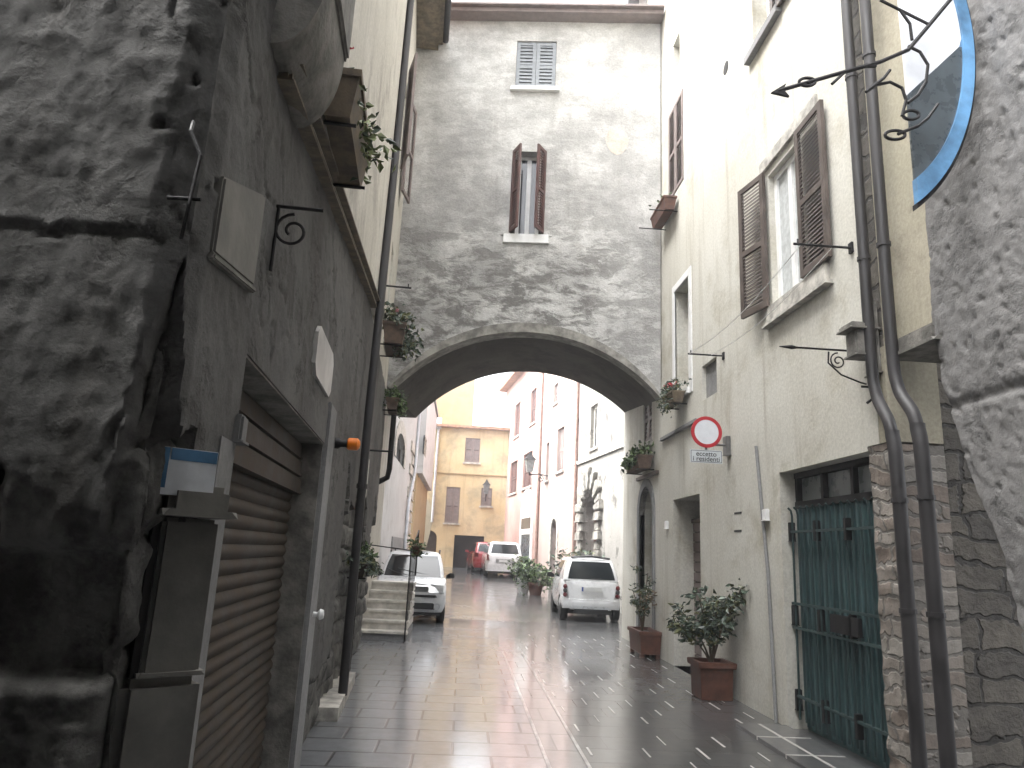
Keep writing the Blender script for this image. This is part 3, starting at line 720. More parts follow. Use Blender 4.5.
# ---- narrow dark door
d_ = obj('plank_door', MB().fb(FR, dd[0], dd[1], 0, 2.2, -.42, -.36), M['wood'], HC)
pb = MB()
for k in range(14): pb.fb(FR, dd[0], dd[1]-.0, .05+.155*k, .05+.155*k+.13, -.36, -.33)
obj('boards', pb, M['greybrown'], d_)
obj('transom', MB().fb(FR, dd[0], dd[1], 2.2, 2.26, -.42, -.3), M['wood'], d_)
obj('notice', MB().fb(FR, 10.62, 10.78, 1.55, 1.75, -.33, -.322), M['paper'], d_)
# ---- big shuttered window
w_ = glass_window(FR, bw, HC, M['whitep'], d=-.07, pane=M['curtain'], mull=1, fw=.075)
louvre(FR, 6.22, 6.81, 4.5, 6.2, .035, M['wood'], w_, step=.045)
a = R(12); fs = Fr(FR.p(7.68, 0, .03), FR.U*math.cos(a)+FR.N*math.sin(a), FR.N*math.cos(a)-FR.U*math.sin(a))
louvre(fs, 0, .52, 4.5, 6.2, 0, M['wood'], w_, step=.045)
obj('sill', MB().fb(FR, 6.35, 7.75, 4.3, 4.5, -.1, .05).fb(FR, 6.3, 7.8, 4.26, 4.31, -.1, .075), M['stone'], w_, bevel=.01)
obj('lintel', MB().fb(FR, 6.4, 7.85, 6.24, 6.4, -.05, .03), M['stone'], w_, bevel=.01)
# ---- upper cropped window
w_ = glass_window(FR, uw, HC, M['whitep'], d=-.2); obj('sill', MB().fb(FR, 7.1, 8.1, 8.0, 8.1, -.1, .08), M['cement'], w_)
louvre(FR, 6.6, 7.28, 8.05, 9.6, .03, M['wood'], w_)
# ---- left upper window, shutter leaf standing open
w_ = glass_window(FR, lw, HC, M['whitep'], d=-.2)
louvre(FR, 11.02, 11.46, 7.98, 9.73, -.03, M['greybrown'], w_); louvre(FR, 11.47, 11.9, 7.98, 9.73, -.03, M['greybrown'], w_)
# ---- white framed window
w_ = glass_window(FR, ww, HC, M['whitep'], d=-.22, pane=M['curtain'])
sb = MB(); u0, u1, z0, z1 = ww
sb.fb(FR, u0-.12, u0, z0-.1, z1+.12, -.02, .02).fb(FR, u1, u1+.12, z0-.1, z1+.12, -.02, .02).fb(FR, u0, u1, z1, z1+.12, -.02, .019).fb(FR, u0, u1, z0-.1, z0, -.2, .05)
obj('surround', sb, M['whitep'], w_)
# ---- under the vault: brown shutter and arched door
w_ = shut_window(FR, tw, HC, M['wood'], d=-.06)
obj('vault_door', MB().fb(FR, td[0], td[1], 0, 3.0, -.3, -.24), M['dark'], HC)
rg = MB(); r_in = archrect(td[0], td[1], 0, td[3]); r_out = archrect(td[0]-.16, td[1]+.16, 0, td[3])
nn = len(r_in)
for k in list(range(1, nn-1))+[nn-1]:
    a, b = r_in[k], r_in[(k+1) % nn]; c, d = r_out[(k+1) % nn], r_out[k]
    rg.hexa([FR.p(*q, -.1) for q in (a, b, c, d)]+[FR.p(*q, .02) for q in (a, b, c, d)])
obj('door_arch', rg, M['cement'], HC)
obj('ledge', MB().fb(FR, 12.6, 14.1, 3.08, 3.14, 0, .06), M['wood'], HC)
# ---- pipes
def bent(pts, k=6):
    out = []
    for i in range(len(pts)-1):
        for j in range(k): out.append(Vector(pts[i]).lerp(Vector(pts[i+1]), j/k))
    out.append(Vector(pts[-1])); 
    for _ in range(3): out = [out[0]]+[(out[i-1]+out[i]*2+out[i+1])/4 for i in range(1, len(out)-1)]+[out[-1]]
    return out
for (ua, ub_, dd_) in ((5.62, 5.3, .08), (5.32, 4.98, .08)):
    pts = [FR.p(ua, 14, dd_), FR.p(ua, 8, dd_), FR.p(ua, 3.15, dd_), FR.p(ua-.06, 2.95, dd_), FR.p(ub_+.06, 2.74, dd_+.04), FR.p(ub_, 2.5, dd_+.04), FR.p(ub_, .0, dd_+.04)]
    bp_ = bent(pts, 8); cut_ = next(i for i, q in enumerate(bp_) if q.z < 2.62)
    pp_ = obj('drainpipe', MB().tube(bp_[:cut_+1], .047, 12), M['pipe'], HC, smooth=60)
    obj('lower_pipe', MB().tube([bp_[cut_]+Vector((0, 0, .04))]+bp_[cut_:], .053, 12), M['pipe'], pp_, smooth=60)
    for z, uu, d2 in ((1.3, ub_, dd_+.04), (2.1, ub_, dd_+.04), (4.2, ua, dd_), (6, ua, dd_)):
        obj('clamp', MB().lathe(FR.p(uu, z, d2), (0, 0, 1), [(.04, 0), (.062 if z < 2.6 else .056, 0), (.062 if z < 2.6 else .056, .035), (.04, .035)], 12), M['pipe'], pp_)
obj('conduit', MB().tube([FR.p(8.22, 2.95, .02), FR.p(8.0, 1.5, .02), FR.p(7.92, 0, .02)], .02, 8), M['cement'], HC, smooth=60)
for px_, py_, s_ in ((768, 515, .05), (668, 525, .05)):
    a = FR.px(px_, py_); obj('switch_box', MB().fb(FR, a[0]-s_, a[0]+s_, a[1]-s_*1.3, a[1]+s_*1.3, 0, .05), M['whitep'], HC, bevel=.008)
for px_, py_ in ((738, 513), (738, 531)):
    a = FR.px(px_, py_); obj('wall_slot', MB().fb(FR, a[0]-.12, a[0]+.12, a[1]-.012, a[1]+.012, -.01, .004), M['dark'], HC)
# vent hole high up
a = FR.px(726, 68)
obj('vent', MB().lathe(FR.p(a[0], a[1], -.02), FR.N, [(.1, 0), (.1, .025), (.0, .026)], 16), M['dark'], HC)
# alley behind the near wall
HD = thing('alley_wall', 'dark coursed stone wall closing the side alley behind the twin drainpipes', 'wall', (3.9, 5.5, 0))
obj('masonry', MB().box(3.42, 8, 5.6, 5.85, -.05, 14), M['alley'], HD)

# ---- near right rough wall with the springing of an arch over the alley
HN = thing('roughcast_house', 'rough grey rendered house edge at the right foreground, springing into an arch', 'house', (3.4, 4, 0))
edge_px = [(905, -60), (912, 60), (921, 150), (925, 210), (930, 260), (934, 330), (941, 375), (952, 420), (968, 470), (985, 510), (1002, 555), (1013, 600), (1022, 640), (1034, 700), (1050, 800)]
ed = [FR.px(*q) for q in edge_px]
ed = [(u, z) for u, z in ed]; ed[-1] = (ed[-2][0]-.03, -.1)
ed.sort(key=lambda q: q[1])
def edge_u(z):
    if z <= ed[0][1]: return ed[0][0]
    for a, b in zip(ed, ed[1:]):
        if a[1] <= z <= b[1]: t = (z-a[1])/(b[1]-a[1]+1e-9); return a[0]+(b[0]-a[0])*t
    return ed[-1][0]
nb_ = MB(); NU, NV = 180, 330
def rough(i, j):
    z = -.1+7.6*j/NV; ue = edge_u(z)+.025*noise.fractal(Vector((z*3, 1, 1)), 1, 2, 4)
    if i > NU-6:      # round the edge into the alley
        k = (i-(NU-6))/6; d = -.5*k**1.5; u = ue+.02*math.sin(k*3.1416)
    else:
        t = (i/(NU-6))**.6; u = 1.0+(ue-1.0)*t; d = 0
    n1 = noise.fractal(Vector((u*4, z*4, 3)), 1, 2, 6); n2 = noise.fractal(Vector((u*11, z*11, 7)), 1, 2, 4)
    n3 = max(0, noise.noise(Vector((u*16, z*16, 4)))-.25)
    d += .008*n1+.007*n2-.045*n3+.02*noise.noise(Vector((u*1.2, z*1.2, 0)))
    dz = z-(2.76+.0*u)
    if abs(dz) < .05: d -= .03*(1-abs(dz)/.05)
    return FR.p(u, z, d)
nb_.grid(rough, NU, NV)
obj('wall', nb_, M['rough'], HN, smooth=70)
obj('upper_wall', MB().box(3.4, 3.9, -7, 4.86, 7.5, 14), M['rough'], HN)
obj('backing', MB().box(3.95, 5.0, -7, 4.0, -.1, 14), M['dark'], HN)
obj('lower_wall', MB().box(3.4, 3.6, -7, 1.0, -.1, 7.5), M['rough'], HN)

# ---- half round sign on its wrought iron bracket
SX = Fr((0, 4.12, 0), (1, 0, 0), (0, -1, 0))
t = thing('hanging_sign', 'half round hanging sign, blue rim with white and dark faces, at the top right', 'sign', (3.38, 4.12, 5.2))
cz, sh_, sw_ = 5.22, 1.28, .5; xl_ = 2.82
T0 = R(62)
def seg(k, w2, h2): t_ = -T0+2*T0*k/40; return (xl_+w2*(math.cos(t_)-math.cos(T0))/(1-math.cos(T0)), cz+h2*math.sin(t_)/math.sin(T0))
arc = [seg(k, sw_, sh_) for k in range(41)]; inn = [seg(k, sw_-.075, sh_-.17) for k in range(41)]
sb = MB()
for k in range(40):
    a, b, c, d = arc[k], arc[k+1], inn[k+1], inn[k]
    sb.hexa([SX.p(*q, -.03) for q in (a, b, c, d)]+[SX.p(*q, .02) for q in (a, b, c, d)])
obj('rim', sb, M['blue'], t)
eb = MB(); oo = [seg(k, sw_+.022, sh_+.04) for k in range(41)]
for k in range(40):
    a, b, c, d = oo[k], oo[k+1], arc[k+1], arc[k]
    eb.hexa([SX.p(*q, -.05) for q in (a, b, c, d)]+[SX.p(*q, .0) for q in (a, b, c, d)])
obj('edge_band', eb, M['iron'], t)
def cutz(x): return 4.74+.42*(x-xl_)/.41
up = [q for q in inn if q[1] >= cutz(q[0])]; lo = [q for q in inn if q[1] < cutz(q[0])]
obj('white_face', MB().panel(SX, [(xl_, cutz(xl_))]+[(xl_+.405, cutz(xl_+.405))]+up, [], 0, .02), M['signwhite'], t)
obj('dark_face', MB().panel(SX, lo+[(xl_+.405, cutz(xl_+.405)), (xl_, cutz(xl_))], [], 0, .02), M['slate'], t)
BX = Fr((0, 4.02, 0), (1, 0, 0), (0, -1, 0))
def bx(x, y): a = BX.px(x, y); return BX.p(*a)
t = thing('scroll_bracket', 'wrought iron bracket with arrow tip and scrolls in front of the half round sign', 'bracket', (3.38, 4.02, 5))
obj('arrow_bar', MB().tube([bx(778, 91), bx(830, 76), bx(880, 62), bx(908, 50)], .014, 8).tube([bx(908, 50), bx(925, 30), bx(950, 0), bx(985, -38)], .014, 8), M['iron'], t)
tip = bx(771, 93); q1 = bx(786, 84); q2 = bx(789, 97); mid = bx(783, 90)
ab = MB(); o_ = Vector((0, .01, 0))
ab.hexa([tip+o_, q1+o_, mid+o_, q2+o_, tip-o_, q1-o_, mid-o_, q2-o_]); obj('arrow_head', ab, M['iron'], t)
def ringpx(cx, cy, rx, ry, a0=0, a1=360, n=20): return [bx(cx+rx*math.cos(R(a0+(a1-a0)*k/n)), cy+ry*math.sin(R(a0+(a1-a0)*k/n))) for k in range(n+1)]
sc = MB()
for path in (ringpx(807, 82, 8, 4), ringpx(895, 135, 10, 4.5), ringpx(911, 115, 8, 4.5),
             [bx(832, 84), bx(845, 72), bx(860, 67), bx(876, 66)],
             [bx(908, 46), bx(920, 52), bx(928, 65), bx(926, 82), bx(918, 95), bx(908, 103)],
             [bx(866, 92), bx(876, 85), bx(890, 82), bx(902, 88), bx(906, 100), bx(902, 116)],
             [bx(880, 0), bx(896, 8), bx(912, 16), bx(930, 25)],
             [bx(884, 2), bx(900, 10), bx(910, 24), bx(912, 40)],
             [bx(898, 134), bx(918, 126), bx(928, 118), bx(938, 104)], [bx(868, 90), bx(884, 78), bx(890, 70)]):
    sc.tube(path, .011, 6)
obj('scrolls', sc, M['iron'], t)
obj('wall_stay', MB().tube([bx(985, -38), (3.41, 4.02, bx(985, -38).z+.05)], .016, 8), M['iron'], t)

# ---- road sign
SY = 9.1
RS = Fr((0, SY, 0), (1, 0, 0), (0, -1, 0))
t = thing('road_sign', 'round red rimmed no entry for vehicles sign with a small plate below', 'sign', (3.4, SY, 3.2))
c = RS.px(706.5, 432); rr = RS.px(722, 432)[0]-c[0]
obj('rim', MB().lathe(RS.p(*c, .0), RS.N, [(rr*.97, -.012), (rr, -.006), (rr, .004), (rr*.78, .006), (rr*.78, -.012)], 40), M['signred'], t, smooth=40)
obj('disc', MB().lathe(RS.p(*c, 0), RS.N, [(rr*.785, -.01), (rr*.785, .003), (0, .0035)], 40), M['signwhite'], t)
q = RS.px(690, 449); q2 = RS.px(722.5, 464)
obj('plate', MB().fb(RS, q[0], q2[0], q2[1], q[1], -.008, .004), M['signgrey'], t, bevel=.003)
pb = MB()
for a, b, e, h in ((q[0]+.012, q2[0]-.012, q2[1]+.01, q2[1]+.016), (q[0]+.012, q2[0]-.012, q[1]-.016, q[1]-.01), (q[0]+.01, q[0]+.016, q2[1]+.012, q[1]-.012), (q2[0]-.016, q2[0]-.01, q2[1]+.012, q[1]-.012)): pb.fb(RS, a, b, e, h, .0042, .0055)
obj('plate_border', pb, M['ink'], t)
def text(body, f, u, z, size, d, m, parent, name='lettering', bold=.012):
    cu = bpy.data.curves.new('t', 'FONT'); cu.body = body; cu.size = size; cu.align_x = 'CENTER'; cu.align_y = 'CENTER'; cu.extrude = .001; cu.offset = bold*size
    tmp = bpy.data.objects.new('t', cu); C.objects.link(tmp)
    me = bpy.data.meshes.new_from_object(tmp.evaluated_get(bpy.context.evaluated_depsgraph_get()))
    bpy.data.objects.remove(tmp); bpy.data.curves.remove(cu)
    bm = bmesh.new(); bm.from_mesh(me); bpy.data.meshes.remove(me)
    mt = Matrix((f.U, f.Z, f.N)).transposed().to_4x4(); mt.translation = f.p(u, z, d); bm.transform(mt)
    mb = MB(); mb.bm.free(); mb.bm = bm
    return obj(name, mb, m, parent)
cu_ = (q[0]+q2[0])/2; ph = q[1]-q2[1]
text('eccetto', RS, cu_, q2[1]+ph*.68, ph*.52, .0055, M['ink'], t, bold=.008)
text('i residenti', RS, cu_, q2[1]+ph*.3, ph*.52, .0055, M['ink'], t, bold=.008)
pb = MB(); pb.tube([RS.p(c[0], q2[1]+.05, -.025), RS.p(c[0], c[1]+.1, -.025)], .018, 8); pb.tube([RS.p(c[0], q[1]+.08, -.03), RS.p(3.39, q[1]+.08, -.03)], .016, 8)
obj('post', pb, M['galv'], t, smooth=60)
obj('wall_plate', MB().box(3.34, 3.405, SY-.02, SY+.12, q[1]-.05, q[1]+.2), M['galv'], t, bevel=.008)

# ---- clothesline rods, pole bracket with lantern box
def rod(a, out, label, f=FR, name='clothes_rod', extra=None):
    t = thing(name, label, 'iron rod', f.p(*a))
    obj('bar', MB().tube([f.p(*a, -.02), f.p(*a, out)], .012, 6).tube([f.p(a[0], a[1], out-.04), f.p(a[0], a[1]+.05, out-.04)], .008, 6), M['iron'], t)
    obj('wall_anchor', MB().fb(f, a[0]-.03, a[0]+.03, a[1]-.05, a[1]+.05, 0, .02), M['iron'], t); return t
a1 = FR.px(724, 356); a2 = FR.px(852, 248)
rod(a1, .5, 'iron clothesline rod above the blind niche on the cream house', name='clothes_rod')
rod(a2, .55, 'iron clothesline rod under the open right shutter of the big window', name='clothes_rod')
lb = MB()
for k in (.18, .48): lb.tube([FR.p(a1[0], a1[1]+.0, k).lerp(FR.p(a2[0], a2[1], k), s_/12)-Vector((0, 0, .12*math.sin(math.pi*s_/12))) for s_ in range(13)], .004, 5)
tag(obj('clothesline', lb, M['whitep']), 'thin pale clothesline strung between two iron rods on the cream house', 'clothesline')
a = FR.px(876, 346)
t = thing('flag_bracket', 'thin iron pole bracket with a curl below beside the twin drainpipes', 'bracket', FR.p(*a))
zb = a[1]
obj('bar', MB().tube([FR.p(5.85, zb, 0), FR.p(5.85, zb, .62)], .009, 6), M['iron'], t)
obj('spear_tip', MB().lathe(FR.p(5.85, zb, .6), FR.N, [(.008, 0), (.02, .05), (.004, .16)], 8), M['iron'], t)
obj('curl', MB().tube(scroll(FR, 5.85, zb-.1, .24, .075, .015, 1.6, 1.57, 30, -1)+[], .007, 6).tube([FR.p(5.85, zb-.02, .32), FR.p(5.85, zb-.12, .33), FR.p(5.85, zb-.22, .22), FR.p(5.85, zb-.28, .05), FR.p(5.85, zb-.29, .0)], .008, 6), M['iron'], t)
t = thing('lamp_box', 'old dark box lamp with a hooked arm fixed beside the twin drainpipes', 'lamp', FR.p(5.7, 3.5))
obj('case', MB().fb(FR, 5.62, 5.79, 3.35, 3.58, .0, .2).fb(FR, 5.6, 5.82, 3.58, 3.64, 0, .24), M['darkstone'], t, bevel=.015)
obj('back_plate', MB().fb(FR, 5.6, 5.8, 3.2, 3.85, 0, .03), M['darkstone'], t, bevel=.01)
obj('hook', MB().tube([FR.p(5.72, 3.3, .02), FR.p(5.72, 3.0, .03), FR.p(5.72, 2.96, .08)], .012, 6).tube([FR.p(5.72, 3.1, .0), FR.p(5.72, 3.1, .12)], .01, 6), M['iron'], t)

# ================================================================== far right: grey house with rusticated portal, then pink houses
HG = thing('portal_house', 'patchy grey plaster house with a rusticated stone portal beyond the arch on the right', 'house', FP.p(5, 0))
ug0, ug1 = .75, FP.px(580, 500)[0]+.3
def zfar(u): return gz(FP.p(u, 0).y)
pu0, pu1 = sorted((FP.px(579, 500)[0], FP.px(605, 500)[0]))
pz = FP.px(592, 466)[1]
iu0, iu1 = pu0+.85, pu1-.6
ow = pxr(FP, 590.6, 405, 597.5, 448)
z0g = zfar(7)
hl = [archrect(iu0, iu1, -.05, pz-.75-(iu1-iu0)/2), rect(*ow)]
obj('wall', MB().panel(FP, rect(ug0, ug1, -.1, 9.5), hl, 0, .4), M['greyhouse'], HG)
obj('portal_door', MB().fb(FP, iu0-.02, iu1+.02, 0, pz-.6, -.42, -.38), M['woodred'], HG)
po = MB(); zs_ = pz-.75-(iu1-iu0)/2; cc = (iu0+iu1)/2; ri_ = (iu1-iu0)/2; k = 0
z = 0
while z < zs_-.05:
    big_ = k % 2
    for sgn in (-1, 1):
        e = cc+sgn*ri_; w2 = .6 if big_ else .42
        a, b = sorted((e, e+sgn*w2)); po.fb(FP, a+.0, b, z+.015, min(z+.3, zs_)-.015, -.1, .13 if big_ else .08)
    z += .3; k += 1
nv = 13
for k in range(nv):
    a0, a1 = math.pi*(k+.06)/nv, math.pi*(k+.94)/nv; ro_ = ri_+(.72 if k % 2 == 0 else .5); dd_ = .13 if k % 2 == 0 else .08
    pts = [(cc+r*math.cos(a), zs_+r*math.sin(a)) for r, a in ((ri_, a0), (ro_, a0), (ro_, a1), (ri_, a1))]
    po.hexa([FP.p(*q, -.1) for q in pts]+[FP.p(*q, dd_) for q in pts])
obj('portal', po, M['portalst'], HG, bevel=.03)
glass_window(FP, ow, HG, M['stone'], d=-.12, sill=M['stone'], fw=.1)
a, b = FP.px(583, 461), FP.px(623, 441)
obj('string_course', MB().fb(FP, ug0, ug1, 4.75, 4.85, 0, .06), M['stone'], HG, bevel=.01)
pu = FP.px(626, 480)[0]
obj('drainpipe', MB().tube([FP.p(3.6, 9.5, .08), FP.p(3.6, 5, .08), FP.p(3.6, .05, .08)], .07, 8), M['pipe'], HG, smooth=60)
obj('roof', MB().fb(FP, ug0, ug1, 9.5, 9.7, -5, .4), M['tile'], HG)

def far_house(name, label, u0, u1, h, wm, wins, doors=(), shm=M['woodred'], pipes=(), extra=None):
    t = thing(name, label, 'house', FP.p((u0+u1)/2, 0)); hs_ = []
    for r in wins: hs_.append(rect(*r))
    for r in doors: hs_.append(archrect(r[0], r[1], r[2], r[3]))
    obj('wall', MB().panel(FP, rect(u0, u1, -.1, h), hs_, 0, .3), wm, t)
    for r in wins: shut_window(FP, r, t, shm, d=-.13)
    for r in doors:
        obj('door', MB().fb(FP, r[0], r[1], 0, r[3]+(r[1]-r[0])/2, -.35, -.3), M['slate'], t)
        a, b = archrect(r[0], r[1], r[2], r[3]), archrect(r[0]-.2, r[1]+.2, r[2], r[3]); mb = MB(); n = len(a)
        for k in range(1, n):
            q = (a[k], a[(k+1) % n], b[(k+1) % n], b[k]); mb.hexa([FP.p(*p, -.08) for p in q]+[FP.p(*p, .03) for p in q])
        obj('door_arch', mb, M['stone'], t)
    obj('roof', MB().fb(FP, u0, u1, h, h+.15, -5, .45), M['tile'], t)
    for x in pipes: obj('drainpipe', MB().tube([FP.p(x, h, .07), FP.p(x, h/2, .07), FP.p(x, .2, .07)], .06, 8), M['pipebr'], t, smooth=60)
    return t
u_a = ug1+.003; u_b = FP.px(541, 480)[0]
wn = [pxr(FP, 546, 443, 549, 480), pxr(FP, 557, 428, 564, 471), pxr(FP, 575, 420, 579, 462), pxr(FP, 553.7, 384, 558, 403)]
du = sorted((FP.px(551, 540)[0], FP.px(556.7, 540)[0])); dz0 = zfar(du[0])
PH1 = far_house('pale_pink_house', 'pale pink and white rendered house between the two brown drainpipes beyond the arch', u_a, u_b, 11.2, M['palepink'], wn, [(du[0], du[1], dz0, dz0+2.2)], M['greybrown'], pipes=(u_a+.12,))
u_c = FP.px(503, 480)[0]+.4
wn2 = [pxr(FP, 514.6, 404, 520, 436), pxr(FP, 530.6, 390, 536, 423), pxr(FP, 510, 462, 517, 493), pxr(FP, 523, 453, 532, 487)]
PH2 = far_house('pink_house', 'pink house with red brown shutters and a white arched doorway', u_b+.003, u_c, 10.8, M['pink'], wn2, [], M['woodred'], pipes=(u_b+.15,))
da = sorted((FP.px(521.5, 530)[0], FP.px(532, 530)[0])); zb_ = zfar(da[0])
ar = archrect(da[0]-.2, da[1]+.2, zb_, zb_+2.75)
w_ = obj('white_doorway', MB().panel(FP, ar, [rect(da[0]+.15, da[1]-.15, zb_+.01, zb_+2.0)], .05, .1), M['whitep'], PH2)
obj('door', MB().fb(FP, da[0]+.1, da[1]-.1, zb_, zb_+2.05, -.0, .02), M['slate'], w_)
obj('fanlight', MB().fb(FP, da[0]+.15, da[1]-.15, zb_+2.25, zb_+2.75, .045, .06), M['glass'], w_)
# wall lantern on the pink house
def lantern(name, label, f, at, reach, size=.2):
    t = thing(name, label, 'lantern', f.p(*at)); u, z = at
    obj('arm', MB().tube([f.p(u, z, 0), f.p(u, z+.05, reach*.5), f.p(u, z, reach)], .025, 6).tube(scroll(f, u, z-.14, reach*.4, .14, .03, 1.3, 1.57), .02, 5), M['iron'], t)
    zc = z+.12; s = size; rings = []
    for h, r in ((0, s*.35), (s*1.6, s*.6)): rings.append([f.p(u+r*a, zc+h, reach+r*b) for a, b in ((-1, -1), (1, -1), (1, 1), (-1, 1))])
    obj('glass_case', MB().loft(rings), M['frost'], t)
    rings = [[f.p(u+r*a, zc+h, reach+r*b) for a, b in ((-1, -1), (1, -1), (1, 1), (-1, 1))] for h, r in ((s*1.6, s*.72), (s*2.1, s*.3), (s*2.5, s*.12), (s*2.6, s*.12))]
    obj('cap', MB().loft(rings), M['iron'], t)
    obj('stem', MB().tube([f.p(u, z, reach), f.p(u, zc, reach)], .03, 6), M['iron'], t); return t
a = FP.px(548, 476); lantern('street_lantern', 'old street lantern on a scrolled arm from the pink houses', FP, a, .8, .32)
# ================================================================== end of the street: ochre houses
HY = thing('ochre_house', 'low ochre house with brown shutters and a dark garage closing the street', 'house', (0, 40, 0))
x0y, x1y = FY.px(428, 480)[0]-2.2, FY.px(505, 480)[0]+2
yt = FY.px(470, 429)[1]
gr = pxr(FY, 453.5, 535.5, 483.5, 567); gr = (gr[0], gr[1], gz(40), gr[3])
ad = pxr(FY, 419, 529, 436.5, 556)
wA, wB, wC = pxr(FY, 465, 438, 480, 462.5), pxr(FY, 445.5, 487, 459.5, 523), pxr(FY, 481, 488, 492, 506)
obj('wall', MB().panel(FY, rect(x0y, x1y, 0, yt), [rect(*gr), rect(*wA), rect(*wB), rect(*wC), archrect(ad[0], ad[1], gz(40), ad[3]-.45, rise=.4)], 0, .3), M['yellow'], HY)
for r in (wA, wB, wC): shut_window(FY, r, HY, M['greybrown'], d=-.06)
obj('garage_door', MB().fb(FY, gr[0], gr[1], 0, gr[3], -.32, -.26), M['dark'], HY)
obj('arched_door', MB().fb(FY, ad[0], ad[1], 0, ad[3], -.32, -.26), M['wood'], HY)
obj('string_course', MB().fb(FY, x0y, x1y, FY.px(480, 475)[1]-.03, FY.px(480, 475)[1]+.03, 0, .05), M['paleyellow'], HY)
obj('roof', MB().fb(FY, x0y, x1y, yt, yt+.14, -6, .4), M['tile'], HY)
px0 = FY.px(435, 480)[0]
obj('drainpipe', MB().tube([FY.p(px0, yt, .08), FY.p(px0, 3, .08)], .07, 8).fb(FY, px0-.15, px0+.15, yt-.1, yt+.5, .0, .25), M['pipegr'], HY, smooth=60)
obj('stain_patch', MB().panel(FY, [(wB[0]-1.0+.35*math.cos(k*.5)*(1+.3*math.sin(k*2.1)), 2.9+1.3*math.sin(k*.5)) for k in range(12)], [], .005, .02), M['olive'], HY)
HZ = thing('tall_ochre_house', 'taller pale ochre house with a blank wall rising behind the low ochre house', 'house', (-1, 43, 0))
FZ = Fr((0, 42.5, 0), (1, 0, 0), (0, -1, 0)); a, b = FZ.px(424, 400)[0]-1, FZ.px(474, 400)[0]
obj('wall', MB().fb(FZ, a, b, 0, 14, -6, 0), M['paleyellow'], HZ); obj('roof', MB().fb(FZ, a-.2, b+.2, 14, 14.2, -6, .4), M['tile'], HZ)
a = FY.px(488, 492)
lantern('street_lantern', 'old street lantern in front of the small shuttered window of the ochre house', FY, (wC[0]+.25, wC[3]-.5), .7, .3)
# ================================================================== far left white houses
HW = thing('white_house', 'white plaster house with quoin stones and an arched brown window beyond the arch', 'house', (-2.1, 22, 0))
aw = pxr(FW, 396, 433, 404.5, 464)
hl = [archrect(aw[0], aw[1], aw[2], aw[3]-.4, rise=.4)]
obj('wall', MB().panel(FW, rect(15.61, 29, -.1, 8), hl, 0, .4), M['white'], HW)
w_ = glass_window(FW, (aw[0], aw[1], aw[2], aw[3]), HW, M['wood'], d=-.12, pane=M['glass'])
r1, r2 = archrect(aw[0], aw[1], aw[2], aw[3]-.4, rise=.4), archrect(aw[0]-.5, aw[1]+.5, aw[2], aw[3]-.4, rise=.8); mb = MB()
for k in range(1, len(r1)):
    q = (r1[k], r1[(k+1) % len(r1)], r2[(k+1) % len(r1)], r2[k]); mb.hexa([FW.p(*p, -.05) for p in q]+[FW.p(*p, .03) for p in q])
obj('surround', mb, M['stone'], w_)
qb = MB(); z = 0
k = 0
while z < 5.2:
    qb.fb(FW, 27.2 if k % 2 else 26.4, 29.05, z+.02, z+.4, -.2, .05); z += .42; k += 1
obj('quoins', qb, M['stone'], HW, bevel=.03)
obj('plinth', MB().fb(FW, 22.0, 26.3, -.1, 1.9, -.1, .04), M['cement'], HW, bevel=.02)
obj('drainpipe', MB().tube([FW.p(28.2, 8, .1), FW.p(28.1, 4.4, .1), FW.p(26.2, 3.2, .1), FW.p(26.0, .2, .1)], .06, 8), M['pipegr'], HW, smooth=60)
obj('roof', MB().fb(FW, 15, 29, 8, 8.15, -5, .4), M['tile'], HW)
HV = thing('jettied_house', 'white house with its upper storey jutting out over an ochre ground floor', 'house', (-2, 34, 0))
jz = FW.px(424, 480)[1]
FV = Fr((-1.78, 0, 0), (0, 1, 0), (1, 0, 0))
jz = FV.px(426, 480)[1]
obj('wall', MB().box(-6, -1.78, 29.4, 38.5, jz, 8.5), M['white'], HV)
obj('ground_floor', MB().box(-6, -2.0, 29.4, 38.5, -.1, jz-.004), M['paleyellow'], HV)
nw = pxr(FV, 424, 436, 426.2, 457); obj('window', MB().fb(FV, nw[0], nw[1], nw[2], nw[3], -.05, .01), M['slate'], HV)
obj('roof', MB().box(-6, -1.7, 29.4, 38.5, 8.5, 8.65), M['cement'], HV)

# ================================================================== steps with railing under the arch on the left
t = thing('stone_steps', 'flight of pale travertine steps with thin iron rail at the left under the arch', 'steps', (-1.3, 13.6, 0))
a = gnd(356, 640); b = gnd(407, 640)
sx0, sx1 = -1.75, b.x; sy = a.y+.1; rh = .155; td_ = .27
for k in range(6):
    zb = k*rh
    s_ = obj('step', MB().box(sx0, sx1-.02, sy+k*td_, sy+1.9, zb+.0, zb+rh-.042), M['cement'] if k == 0 else M['step'], t)
    obj('tread', MB().box(sx0, sx1, sy+k*td_-.035, sy+(k+1)*td_+.02 if k < 5 else sy+1.9, zb+rh-.04, zb+rh), M['step'], s_, bevel=.008)
rb = MB(); xr = sx1-.03
rb.tube([(xr, sy-.05, 0), (xr, sy-.05, 1.55)], .014, 6); rb.tube([(xr, sy+1.8, 1.05), (xr, sy+1.8, 1.95)], .014, 6)
rb.tube([(xr, sy-.05, 1.52), (xr, sy+1.8, 1.95)], .012, 6); rb.tube([(sx0, sy-.05+.3, 1.62), (xr, sy-.05, 1.55)], .01, 6)
for k in range(1, 6): rb.tube([(xr, sy+k*.3, k*.19), (xr, sy+k*.3, 1.52+k*.07)], .007, 5)
obj('handrail', rb, M['iron'], t)

